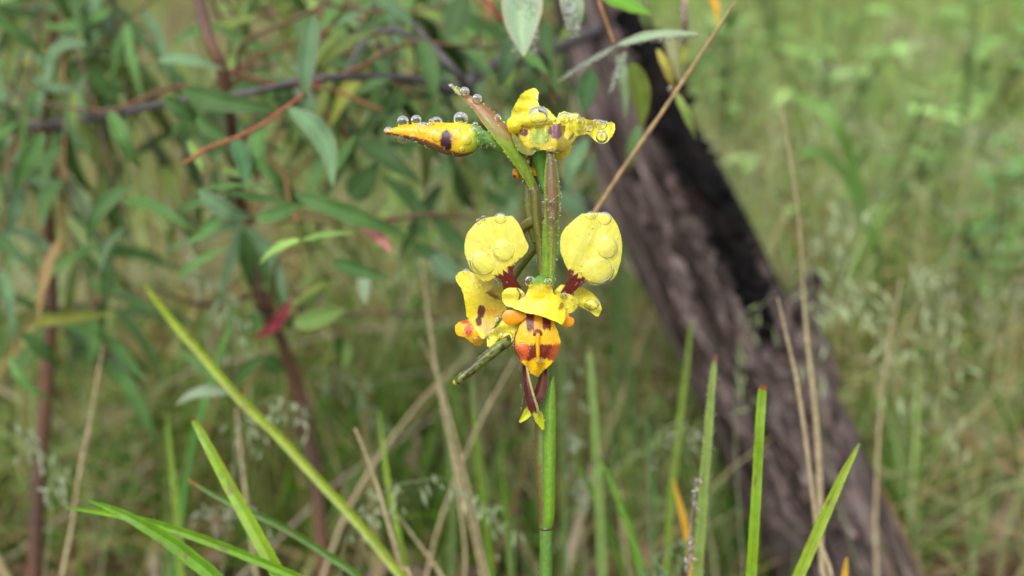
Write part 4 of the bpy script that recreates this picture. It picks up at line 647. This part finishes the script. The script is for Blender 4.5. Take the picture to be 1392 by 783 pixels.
# ------------------------------------------------ the large raindrops, each one a thing
GR = 'large raindrops resting on the orchid'
def raindrop(x, y, z, rx, ry, flat, label, seed=0):
    rx_, ry_ = rx*D/FPX, ry*D/FPX; c = PZ(x, y, z); v = ell(c, (rx_, ry_, flat*(rx_ + ry_)/2), 32, 20)
    tag(mesh('raindrop', v[0], v[1], v[2], M_WATER, None, origin=c), label, 'raindrop', GR)
f1, f2 = earz1, earz2
for x, y, f, rx, ry, fl_, lab_ in [
    (684.4, 340, f1, 15, 15, .3, 'round raindrop in the middle of the left upper petal'), (656.5, 357, f1, 18, 17, .3, 'largest raindrop on the left upper petal, at its lower edge'), (680.5, 296.5, f1, 9, 7.5, .6, 'raindrop on the top rim of the left upper petal'),
    (811.8, 368, f2, 22.5, 20, .3, 'largest raindrop of all, at the bottom of the right upper petal'), (825.3, 335.5, f2, 14.5, 15.5, .3, 'round raindrop on the outer side of the right upper petal'), (821.5, 297, f2, 10, 9, .6, 'raindrop on the top corner of the right upper petal'), (803, 293, f2, 7, 5.5, .6, 'small flat raindrop on the top edge of the right upper petal'), (776, 366, f2, 4.5, 4.5, .5, 'small raindrop just above the maroon base of the right upper petal'),
    (804, 414, dome(799, 409, 22, 22, 1.2, -2.0), 10, 8, .5, 'raindrop on the small yellow petal right of the labellum'), (671.7, 455.5, dome(684, 457, 28, 22, 1.3, -2.2), 10, 10, .5, 'raindrop on the left side of the lower yellow petal'), (689, 457.5, dome(684, 457, 28, 22, 1.3, -2.2), 9, 7.5, .5, 'raindrop on the right side of the lower yellow petal'),
    (638.5, 426, lambda a, b: -4.6, 5.5, 6, .7, 'raindrop on the left rim of the rear flower'), (677, 434, lambda a, b: -4.2, 5, 5.5, .7, 'dark raindrop beside the brown mark of the rear flower'), (667, 388, lambda a, b: -3.6, 12, 11, .3, 'wide flat raindrop on the hood of the rear flower'),
    (720.5, 382.5, lambda a, b: 4.0, 7.5, 7.5, 1, 'round raindrop left of the green top of the front flower'), (745, 384, lambda a, b: 4.6, 6, 6, .9, 'round raindrop right of the green top of the front flower'), (698, 464.5, lambda a, b: 1.6, 3.2, 5, .9, 'clear raindrop at the left edge of the orange labellum'), (711, 475, lab_z, 8, 8.5, .45, 'raindrop over the orange red patch of the labellum'),
    (733, 490, lab_z, 5, 5, .5, 'raindrop on the golden tip of the labellum'), (767, 402, lambda a, b: 3.2, 5.5, 4.5, .8, 'raindrop at the base of the right upper petal, over the right wing'), (634, 370, lambda a, b: -4.3, 5.5, 5, 1, 'clear raindrop on top of the rear flower hood'),
    (650.4, 301, f1, 4, 4, 1, 'dark clear raindrop at the upper left rim of the left upper petal'), (657.3, 296.5, f1, 4, 3.6, 1, 'clear raindrop beside the rim drop of the left upper petal'),
    (731.7, 157, lambda a, b: 3.8, 14, 12.5, .6, 'big clear raindrop on the middle of the topmost flower'), (818, 186, lambda a, b: 2.6, 8, 8.5, .5, 'raindrop near the tip of the topmost right petal'), (817, 169.5, lambda a, b: 1.8, 8, 6.5, .5, 'raindrop on the upper edge of the topmost right petal'), (800, 175, lambda a, b: 3, 6, 4.5, .5, 'flat raindrop in the middle of the topmost right petal'), (767.5, 160, lambda a, b: 3, 8, 7, .5, 'raindrop at the inner end of the topmost right petal'), (781.5, 158, lambda a, b: 2.6, 6, 5, .5, 'small raindrop near the inner end of the topmost right petal'),
    (547.6, 165.8, lambda a, b: 1.5, 8.6, 8.6, 1, 'clear round raindrop on top of the bud nearest its tip'), (565.8, 163.6, lambda a, b: 1.5, 7.6, 7.4, 1, 'second clear raindrop from the bud tip, on its top'), (586.4, 165.2, lambda a, b: 3, 4, 4, 1, 'smallest raindrop on top of the bud'), (593.5, 164.6, lambda a, b: .8, 7.5, 6, 1, 'flattened raindrop in the middle of the bud top'), (626.3, 162.3, lambda a, b: 1.5, 10.5, 10.3, 1, 'largest clear raindrop on top of the bud'),
    (528.3, 179.3, lambda a, b: 2.0, 7, 7, 1, 'yellow raindrop hanging on the very tip of the bud'), (547.6, 188, lambda a, b: 1.2, 8, 8, 1, 'clear raindrop hanging under the bud near its tip'), (576.3, 175, bud_z, 9, 9, .5, 'raindrop on the golden side of the bud'), (594.5, 184.5, bud_z, 8, 8.5, .4, 'raindrop left of the dark spot on the bud'), (621, 182.5, bud_z, 7.5, 8.5, .4, 'raindrop right of the dark spot on the bud'),
    (634, 190.5, bud_z, 6.8, 6.8, .45, 'raindrop on the pale middle of the bud'), (643.5, 180, bud_z, 7, 7, .5, 'raindrop on the green end of the bud'), (562, 186, bud_z, 5, 4.5, .5, 'raindrop on the reddish seam of the bud'), (627.5, 203, bud_z, 4.5, 4.5, .5, 'small raindrop low on the side of the bud'),
    (631.5, 125, lambda a, b: .9, 7, 7, 1, 'clear raindrop on the tip of the left bract'), (648.5, 134.5, lambda a, b: 1.2, 7, 6.8, 1, 'clear raindrop lower on the left bract'), (676.5, 161.5, lambda a, b: 1.6, 5, 6, 1, 'clear raindrop on the upper edge of the left bract near the top flower'), (646, 170, lambda a, b: 1, 4.5, 4.5, 1, 'raindrop on the green end of the bud under the bract'),
    (749.5, 298, lambda a, b: 3.2, 3.6, 4.2, .6, 'raindrop on the rusty middle bract'), (749.5, 276, lambda a, b: 3.4, 3.4, 3.6, .6, 'upper raindrop on the rusty middle bract'), (647, 461.5, lambda a, b: -3, 4, 3.6, .5, 'raindrop on the orange lip of the rear flower')]:
    raindrop(x, y, f(x, y), rx, ry, fl_, lab_)
# ================================================================== single blades, straws and seed heads round the orchid
def blade(name, pts, c0, label, cat='sedge', tipc=None, fold=.35, grp='broad cut grass blades', tip_at=.97, strawcol=None, edgecol=None):
    """pts run from low to high, (px, py, Z, width px); the foot goes on down to the ground"""
    pts = [(a, b, D + (c - D)*1.4, d_*.84) for a, b, c, d_ in pts]; x0 = pts[0][0]
    pw = P(*[np.array([q[i] for q in pts], float) for i in range(3)]); wid = np.array([q[3]*q[2]/FPX for q in pts])
    d = pw[0] - pw[1]; d /= np.linalg.norm(d); f = pw[0] + d*.08; f = f + np.array([0, .05, 0]); g = np.array([f[0] + d[0]*.06, f[1] + .08, gz(f[0] + d[0]*.06, f[1] + .08) - .003])
    pw = np.concatenate([[g, (g + f)/2 + np.array([0, .0, .01]), pw[0] + d*.03], pw]); wid = np.concatenate([[wid[0]*.8, wid[0]*.9, wid[0]], wid])
    c0 = np.array(c0); tc = np.array(tipc if tipc is not None else c0)
    def cf(u, v): 
        c = mixc(np.repeat(c0[None], len(u), 0), c0*1.5, .5*(vnoise(v*9, u*2, 3))); c = c*(1 + .5*(vnoise(v*9 + 40, u*1.5, 8) - .5))[:, None]; c = mixc(c, c0*.6, np.exp(-(v/.14)**2)*.5); c = mixc(c, np.array([.3, .2, .08]), (fbm(u*26, v*2.5, 12) > .74)*.7); c = mixc(c, c*np.array([1.25, 1.0, .8]), fbm(u*12, v*2, 6)*.6)
        if edgecol is not None: c = mixc(c, np.array(edgecol), sm(.78, .95, v + (vnoise(u*30, v*0, 2) - .5)*.3)*sm(.5, .8, u))
        return mixc(c, tc, sm(tip_at - .02, tip_at, u + (vnoise(v*3, u*20, 4) - .5)*.03))
    v = ribbon(pw, wid, -FW, n=90, m=17, fold=fold, thick=.06, colf=cf, edge=.08, seed=int(x0))
    o = tag(mesh(name, v[0], v[1], None, M_BLADE, None, v[3], origin=g), label, cat, grp)
    if pts[0][2] < .32:
        V = v[0][:90*17].reshape(90, 17, 3); nb = 110; ii = RNG.integers(25, 89, nb); jj = np.where(RNG.random(nb) < .6, RNG.choice([0, 16], nb), RNG.integers(0, 17, nb)); beads('dew', o, V[ii, jj] - FW*.0001, (.35 + 1.0*RNG.random(nb)**3)*.26/FPX)
    return o
YGc, Gc, DGc, PGc, YLc = srgb(156, 184, 30), srgb(138, 174, 62), srgb(92, 140, 42), srgb(140, 172, 104), srgb(226, 190, 60)
BRN = srgb(140, 80, 40)
blade('sedge', [(600, 850, .29, 16), (545, 783, .295, 15), (490, 715, .3, 15), (430, 650, .305, 14.5), (375, 590, .31, 14), (328, 545, .315, 14), (280, 490, .32, 13.5), (237, 440, .325, 12), (212, 408, .33, 9), (196, 386, .334, 3)], YGc, 'long bright yellow green blade crossing the lower left from upper left to bottom centre')
blade('sedge', [(412, 840, .25, 26), (380, 783, .252, 25), (345, 720, .254, 24), (312, 660, .256, 21), (285, 610, .257, 17), (270, 582, .258, 13), (262, 567, .258, 9)], srgb(150, 194, 44), 'stout blade with a brown cut tip at lower left', tipc=BRN, edgecol=srgb(150, 90, 30))
blade('sedge', [(540, 850, .27, 13), (485, 783, .272, 13), (450, 758, .273, 13), (420, 738, .274, 12.5), (375, 712, .275, 12), (330, 692, .276, 11), (290, 672, .277, 8), (256, 652, .278, 3)], DGc, 'dark green arching blade with an orange tip crossing the stout cut blade', tipc=srgb(190, 110, 40))
blade('sedge', [(450, 810, .25, 14), (400, 783, .25, 15), (350, 762, .25, 15), (300, 742, .25, 15), (237, 720, .25, 15), (160, 700, .25, 11), (90, 690, .255, 3)], srgb(128, 186, 34), 'bright blade running nearly level along the bottom left')
blade('sedge', [(330, 830, .24, 24), (290, 783, .24, 26), (262, 760, .24, 26), (230, 735, .24, 24), (170, 700, .24, 15), (120, 680, .245, 3)], srgb(118, 176, 40), 'wide blade filling the bottom left corner of the photo')
blade('sedge', [(225, 900, .4, 14), (238, 760, .39, 14), (250, 660, .385, 14), (270, 570, .38, 13), (295, 490, .38, 11), (322, 415, .38, 4)], srgb(104, 164, 78), 'pale blurred blade standing behind the stout cut blade at far left')
blade('sedge', [(255, 900, .36, 10), (246, 783, .36, 12), (240, 700, .36, 12), (232, 620, .36, 9), (226, 560, .36, 3)], Gc, 'short blurred blade at the left edge')
blade('sedge', [(822, 900, .35, 17), (819, 783, .35, 16), (815, 700, .35, 15), (811, 620, .35, 14), (807, 560, .35, 13), (803, 500, .35, 11), (800, 472, .35, 8)], srgb(142, 178, 96), 'pale green upright blade just right of the orchid stem', tipc=srgb(150, 130, 90))
blade('sedge', [(942, 900, .27, 18), (948, 783, .27, 17), (953, 710, .27, 17), (957, 650, .27, 16), (963, 580, .27, 14), (968, 520, .27, 11), (973, 482, .27, 7)], srgb(158, 190, 96), 'beaded pale blade with a pinkish tip, between the orchid and the brown tipped blade', tipc=srgb(150, 100, 96))
blade('sedge', [(1016, 900, .245, 20), (1021, 783, .246, 18), (1025, 720, .246, 17), (1029, 650, .247, 16), (1032, 590, .247, 15.5), (1035, 545, .248, 15), (1037, 524, .248, 12)], srgb(140, 186, 26), 'bright upright blade with an orange brown burnt tip at lower right', tipc=srgb(170, 90, 20), fold=.2)
blade('sedge', [(1040, 880, .25, 20), (1085, 783, .25, 20), (1108, 730, .25, 19), (1130, 680, .25, 17), (1146, 645, .25, 13), (1158, 622, .25, 9), (1168, 603, .25, 3)], srgb(166, 200, 60), 'leaning yellow green blade at the lower right over the trunk foot')
blade('sedge', [(950, 900, .32, 14), (941, 783, .32, 13), (934, 730, .32, 12), (925, 690, .32, 10), (914, 650, .32, 3)], YLc, 'short yellow dying blade left of the beaded pale blade')
blade('sedge', [(1143, 860, .28, 14), (1147, 790, .28, 12), (1151, 758, .28, 4)], YLc, 'tip of a yellow blade at the bottom right')
blade('sedge', [(905, 850, .4, 12), (908, 740, .4, 11), (915, 650, .4, 11), (925, 560, .4, 10), (933, 500, .4, 8), (940, 436, .4, 4)], Gc, 'blurred green blade standing before the left side of the trunk')
blade('sedge', [(885, 840, .33, 11), (868, 760, .33, 11), (848, 700, .33, 10), (828, 650, .33, 7), (812, 620, .33, 2)], srgb(120, 176, 60), 'slanting green blade low between the orchid and the beaded blade')
blade('sedge', [(868, 870, .36, 12), (845, 770, .36, 12), (815, 690, .36, 10), (780, 620, .36, 5)], DGc, 'dark slanting blade low behind the slanting green one')
for i, (pts, c, lab_) in enumerate([
    ([(672, 900, .4, 9), (668, 783, .4, 9), (658, 690, .4, 9), (648, 610, .4, 8), (640, 520, .4, 3)], (126, 172, 40), 'thin green blade under the spotted tube of the orchid'),
    ([(700, 900, .42, 9), (694, 783, .42, 9), (686, 680, .42, 8), (679, 600, .42, 3)], (110, 160, 40), 'thin green blade next to the left of the orchid stem'),
    ([(560, 900, .34, 10), (553, 783, .34, 10), (540, 720, .34, 9), (528, 660, .35, 8), (515, 560, .36, 3)], (140, 180, 40), 'green blade rising beside the cut dry straw'),
    ([(838, 900, .6, 14), (836, 700, .6, 14), (834, 560, .6, 13), (838, 400, .6, 10), (842, 260, .6, 4)], (84, 124, 56), 'dark blurred blade behind the right upper petal'),
    ([(868, 900, .6, 12), (866, 700, .6, 12), (860, 560, .6, 12), (850, 440, .6, 10), (846, 360, .6, 4)], (88, 130, 62), 'dark blurred blade left of the trunk'),
    ([(890, 860, .5, 9), (888, 700, .5, 10), (880, 600, .5, 8), (876, 540, .5, 3)], (100, 144, 76), 'dim green blade between orchid and trunk'),
    ([(770, 900, .45, 10), (768, 760, .45, 10), (766, 640, .45, 9), (764, 520, .45, 8), (762, 460, .45, 3)], (112, 150, 78), 'blurred blade right behind the orchid stem'),
    ([(600, 900, .45, 9), (615, 700, .45, 9), (598, 520, .45, 8), (572, 410, .45, 3)], (120, 156, 84), 'grey green blade within the dry straw bundle')]):
    blade('sedge', pts, srgb(*c), lab_)
straws = [([(672, 900, .4, 6), (655, 783, .4, 6), (630, 670, .4, 6), (603, 560, .4, 6), (585, 450, .4, 5), (572, 350, .4, 3)], 'tall dry straw leaning left behind the orchid, tallest of the bundle'),
    ([(690, 900, .42, 7), (662, 783, .42, 7), (640, 680, .42, 6.5), (615, 580, .42, 6), (590, 500, .42, 4), (570, 460, .42, 2)], 'lower dry straw beside the tallest straw'),
    ([(610, 900, .42, 6), (632, 783, .42, 6), (626, 690, .42, 6), (612, 600, .42, 6), (600, 540, .42, 3)], 'bent dry straw within the straw bundle'),
    ([(580, 850, .34, 8), (550, 783, .34, 8), (533, 730, .34, 8), (516, 670, .34, 7), (500, 625, .34, 6), (483, 583, .34, 5)], 'dry straw with a cut top at lower left of the orchid'),
    ([(560, 900, .45, 5), (590, 740, .45, 6), (620, 650, .45, 6), (655, 570, .45, 5.5), (700, 488, .45, 4)], 'dry straw slanting right towards the spotted tube'),
    ([(650, 880, .38, 6), (600, 783, .38, 7), (570, 740, .38, 6), (540, 700, .38, 3)], 'short dry straw slanting low left of the stem'),
    ([(1130, 900, .34, 7), (1110, 720, .34, 7), (1098, 620, .34, 7), (1085, 530, .34, 7), (1070, 460, .34, 5), (1057, 405, .34, 3)], 'thin brown straw standing before the trunk, left of a pair'),
    ([(1120, 900, .38, 9), (1116, 760, .38, 10), (1114, 650, .38, 10), (1108, 560, .38, 9), (1098, 470, .38, 7), (1092, 400, .38, 5), (1086, 300, .38, 4), (1072, 200, .38, 4), (1060, 140, .38, 2)], 'tall pale brown straw right of the trunk, right of a pair'),
    ([(360, 900, .42, 9), (348, 783, .42, 9), (336, 690, .42, 8), (328, 620, .42, 7), (322, 555, .42, 4)], 'brown straw standing behind the long yellow green blade'),
    ([(1185, 900, .5, 6), (1190, 700, .5, 6), (1200, 520, .5, 5), (1225, 380, .5, 3)], 'lone dry straw at the far right of the trunk'),
    ([(90, 900, .42, 7), (100, 700, .42, 7), (125, 560, .42, 6), (140, 470, .42, 3)], 'lone dry straw at the far left'),
    ([(410, 900, .5, 8), (470, 700, .5, 8), (560, 560, .52, 6), (640, 480, .54, 3)], 'blurred dry straw slanting behind the cut straw')]
def straw(pts, label, c=(.4, .32, .18), **k):
    a = np.array(pts, float); pw = P(a[:, 0], a[:, 1], a[:, 2]); d = pw[0] - pw[1]; d /= np.linalg.norm(d); f = pw[0] + d*.1; g = np.array([f[0], f[1] + .08, gz(f[0], f[1] + .08) - .002])
    pw = np.concatenate([[g], pw]); r = np.concatenate([[a[0, 3]], a[:, 3]])*.38*np.concatenate([[a[0, 2]], a[:, 2]])/FPX
    v = tube(pw, r, 8, 40, colf=lambda u, an: np.array(c)[None]*(.75 + .6*fbm(u*20, an*.8, 3))[:, None])
    return tag(mesh('dry_straw', v[0], v[1], v[2], M_TWIG, None, v[3], origin=g), label, 'straw', 'dry grass straws')
for s_, l_ in straws: straw(s_, l_)
v = pxtube([(806, 292, .30, 2.7), (850, 225, .298, 2.8), (895, 160, .296, 2.7), (940, 93, .294, 2.4), (975, 40, .292, 2.0), (1000, 2, .29, 1.1)], seg=8, n=60, wob=.25, colf=lambda u, a: mixc(np.repeat(srgb(190, 158, 108)[None], len(u), 0), srgb(140, 114, 78), fbm(u*40, a, 5)))
tag(mesh('dry_twig', v[0], v[1], v[2], M_TWIG, None, v[3], origin=P(806, 292, .30)), 'thin straight tan twig slanting up right from behind the right upper petal', 'twig')
# feathery grass seed heads
def seedhead(pts, n, label, c=(.5, .6, .36), ll=(9, 20), spread=30, drop=.4, stemc=(.35, .4, .2)):
    a = np.array(pts, float); root = thing('grass_seed_head', label, 'seed head', gpoint(a[0, 0], 0, a[0, 2] + .35), 'feathery grass seed heads')
    pw = P(a[:, 0], a[:, 1], a[:, 2]); pw = np.concatenate([[ORI[root.name]], pw]); r = np.concatenate([[1.2], a[:, 3]])*a[0, 2]/FPX
    v = tube(pw, r, 6, 40, colf=lambda u, an: np.repeat(np.array(stemc)[None], len(u), 0)); mesh('stalk', v[0], v[1], v[2], M_BLADE, root, v[3])
    parts = []; c_ = resample(a[:, :3], 60)
    for i in range(n):
        q = c_[random.randint(22, 59)]; an = random.uniform(-2.6, .2) if random.random() < .5 else random.uniform(.2, 2.2); L = random.uniform(.2, 1)*spread
        ex, ey = q[0] + L*math.cos(an), q[1] + L*math.sin(an)*.7 + drop*L; z2 = q[2] + random.uniform(-.015, .015)
        parts.append(tube(P([q[0], (q[0] + ex)/2, ex], [q[1], (q[1] + ey)/2 - 3, ey], [q[2], q[2], z2]), np.full(3, .45*q[2]/FPX), 4, 5, colf=lambda u, an_: np.repeat(np.array(stemc)[None], len(u), 0)))
        sl_ = random.uniform(*ll); a2 = random.gauss(1.3, .5); cc = np.array(c)*random.uniform(.8, 1.25)
        parts.append(tube(P([ex, ex + sl_*.5*math.cos(a2), ex + sl_*math.cos(a2)], [ey, ey + sl_*.5*math.sin(a2), ey + sl_*math.sin(a2)], [z2]*3), np.array([.7, 2.0, .4])*q[2]/FPX, 5, 6, colf=lambda u, an_: np.repeat(cc[None], len(u), 0)))
    v = join(parts); tag(mesh('spikelets', v[0], v[1], v[2], M_GRASS, root, v[3]), kind='stuff')
WG = (.5, .58, .36)
for p_, n_, l_, kw in [
    ([(470, 900, .36, 1.2), (465, 760, .36, 1), (500, 690, .36, 1), (540, 660, .36, 1), (600, 650, .36, .8)], 34, 'pale drooping seed head left of the straw bundle, low in the picture', dict(c=WG)),
    ([(700, 880, .38, 1.2), (690, 740, .38, 1), (660, 690, .38, 1), (620, 670, .38, .8)], 26, 'pale green seed head among the straw bundle', {}),
    ([(860, 860, .33, 1.4), (875, 790, .33, 1.2), (900, 750, .33, 1), (940, 735, .33, 1)], 26, 'green seed head bending right at the foot of the beaded blade', dict(c=(.3, .45, .2))),
    ([(905, 880, .4, 1), (880, 700, .4, 1), (890, 600, .4, 1), (925, 575, .4, .8), (950, 600, .4, .8)], 14, 'wispy arching seed head before the trunk, left of the brown tipped blade', dict(c=(.4, .46, .3), spread=16)),
    ([(1010, 860, .5, 1), (1000, 600, .5, 1), (1010, 460, .5, 1), (1050, 400, .5, .8)], 12, 'blurred seed head hanging before the middle of the trunk', dict(c=(.42, .5, .28), spread=36, ll=(14, 28))),
    ([(1180, 800, .6, 1), (1120, 600, .6, 1), (1100, 420, .6, 1), (1110, 320, .6, .8), (1150, 270, .6, .8)], 40, 'tall pale seed head right of the torn splinter', dict(c=(.58, .66, .4), spread=50, ll=(14, 30))),
    ([(1250, 860, .6, 1), (1230, 600, .6, 1), (1180, 420, .6, 1), (1140, 380, .6, .8)], 34, 'seed head at the right side, lower than the tall pale one', dict(c=(.66, .76, .46), spread=50, ll=(14, 30))),
    ([(300, 880, .42, 1), (310, 700, .42, 1), (330, 580, .42, 1), (370, 540, .42, .8), (410, 560, .42, .8)], 34, 'drooping seed head just above the long yellow green blade', dict(c=(.55, .62, .42), spread=34)),
    ([(190, 880, .4, 1), (250, 730, .4, 1), (290, 690, .4, .8), (340, 700, .4, .8)], 26, 'grey seed head at lower left behind the stout blade', dict(c=(.42, .44, .34))),
    ([(330, 700, .5, 1), (320, 480, .5, 1), (300, 400, .5, 1), (260, 370, .5, .8)], 34, 'grey green seed head under the gum leaves at left', dict(c=(.5, .6, .38), spread=38, ll=(10, 22))),
    ([(580, 900, .55, 1), (520, 620, .55, 1), (480, 520, .55, 1), (430, 500, .55, .8)], 30, 'faint seed head midway up between sapling stem and orchid', dict(c=(.3, .4, .22), spread=34)),
    ([(940, 860, .28, 1.5), (935, 780, .28, 1.6), (938, 730, .28, 1.5), (945, 650, .28, 1)], 34, 'fuzzy white dry seed spike leaning on the beaded pale blade', dict(c=(.6, .52, .46), spread=7, ll=(4, 9), stemc=(.5, .42, .36))),
    ([(800, 860, .5, 1), (790, 700, .5, 1), (776, 600, .5, 1), (772, 500, .5, .8)], 30, 'pale seed head standing behind the orchid stem on its right', dict(c=(.42, .5, .34), spread=22)),
    ([(1330, 860, .6, 1), (1300, 600, .6, 1), (1270, 420, .6, 1), (1230, 330, .6, .8)], 34, 'seed head at the far right edge', dict(c=(.66, .74, .46), spread=50, ll=(14, 30))),
    ([(60, 880, .42, 1), (70, 700, .42, 1), (60, 620, .42, 1), (20, 580, .42, .8)], 34, 'seed head at the far left edge', dict(c=(.55, .62, .42), spread=34))]:
    seedhead(p_, n_, l_, **kw)
# beads on the pale blade
n = 90; t = RNG.random(n); yb = 500 + 280*t; xb = 971 - 22*t + np.sign(RNG.random(n) - .5)*RNG.uniform(5, 9, n)
o_ = beads('dew', None, P(xb, yb, .268), RNG.uniform(.5, 1.4, n)*.27/FPX); o_['label'] = 'tiny dew beads along the edges of the pale upright blade'
# broad leafy herbs on the right and behind
def herb(x, y, Z, h, label, cols, n=60, lw=.16, spread=.5):
    g = gpoint(x, y, Z); root = thing('leafy_herb', label, 'herb', g, 'soft green herbs'); st = []
    for k in range(6):
        e = g + np.array([random.gauss(0, .25)*h, random.gauss(0, .2)*h, h*random.uniform(.6, 1)]); m_ = (g + e)/2 + np.array([0, 0, .1*h])
        c_ = resample([g, m_, e], 10); st.append(c_)
        v = tube([g, m_, e], [.0025, .002, .001], 5, 10, colf=lambda u, a: np.repeat(np.array((.12, .16, .05))[None], len(u), 0)); mesh('stem', v[0], v[1], v[2], M_BLADE, root, v[3])
    for i in range(n):
        c_ = random.choice(st); q = c_[random.randint(2, 9)]; a, b_ = random.uniform(0, 6.28), random.uniform(-.4, .6); L = h*random.uniform(.08, .2)
        d = np.array([math.cos(a)*math.cos(b_), math.sin(a)*math.cos(b_), math.sin(b_)]); put_leaf(root, q, q + d*L, L*random.uniform(.2, .35), random.choice(cols), nrm=np.array([0, -.3, 1.]))
HB = [(.26, .5, .14), (.32, .54, .18), (.22, .42, .12)]; HD = [(.12, .3, .08), (.15, .34, .1)]
for x, y, Z, h, l, c in [(985, 205, 1.9, .3, 'bright green herb behind the top of the trunk on its right', HB), (1120, 190, 1.8, .34, 'bright green herb at the top right of the photo', HB), (1050, 120, 2.8, .4, 'far herb between the two bright herbs at the top right', HB),
                         (1180, 330, 1.3, .26, 'fresh green herb right of the tall brown straw', HB), (1300, 230, 1.6, .36, 'large bright herb beyond the right edge', HB), (1350, 430, 1.1, .24, 'low herb at the far right', HD),
                         (560, 590, 1.15, .16, 'low green herb behind the cut dry straw', HD), (690, 640, 1.05, .14, 'low green herb at the foot of the orchid', HD), (480, 430, 1.6, .24, 'dim herb in the shade of the gum leaves', HD), (860, 330, 1.9, .3, 'herb just behind the trunk on its left', HD),
                         (800, 560, 1.1, .18, 'dark green herb between the orchid and the trunk', HD), (380, 130, 2.6, .4, 'pale green herb glimpsed through the gum leaves', HB), (100, 300, 2.2, .35, 'herb at the far left behind the gum leaves', HB), (620, 180, 2.6, .4, 'light green herb behind the bud', HB)]:
    herb(x, y, Z, h, l, c, 90)
# arching fresh leaf at the right
v = pxribbon([(1190, 330, .75, 14), (1160, 230, .72, 16), (1140, 175, .7, 18), (1110, 145, .7, 18), (1075, 130, .7, 8)], n=30, fold=.2, colf=lambda u, v_: np.repeat(np.array((.3, .55, .12))[None], len(u), 0))
ar = thing('arching_sedge', 'arching light green leaf curving left at the upper right', 'sedge', gpoint(1200, 400, .9))
mesh('blade', v[0], v[1], None, M_BLADE, ar, v[3])
v = pxribbon([(1196, 420, .95, 12), (1195, 360, .8, 13), (1185, 320, .75, 12), (1150, 240, .72, 14), (1110, 205, .7, 14), (1085, 212, .7, 6)], n=30, fold=.2, colf=lambda u, v_: np.repeat(np.array((.26, .5, .12))[None], len(u), 0)); mesh('blade', v[0], v[1], None, M_BLADE, ar, v[3])
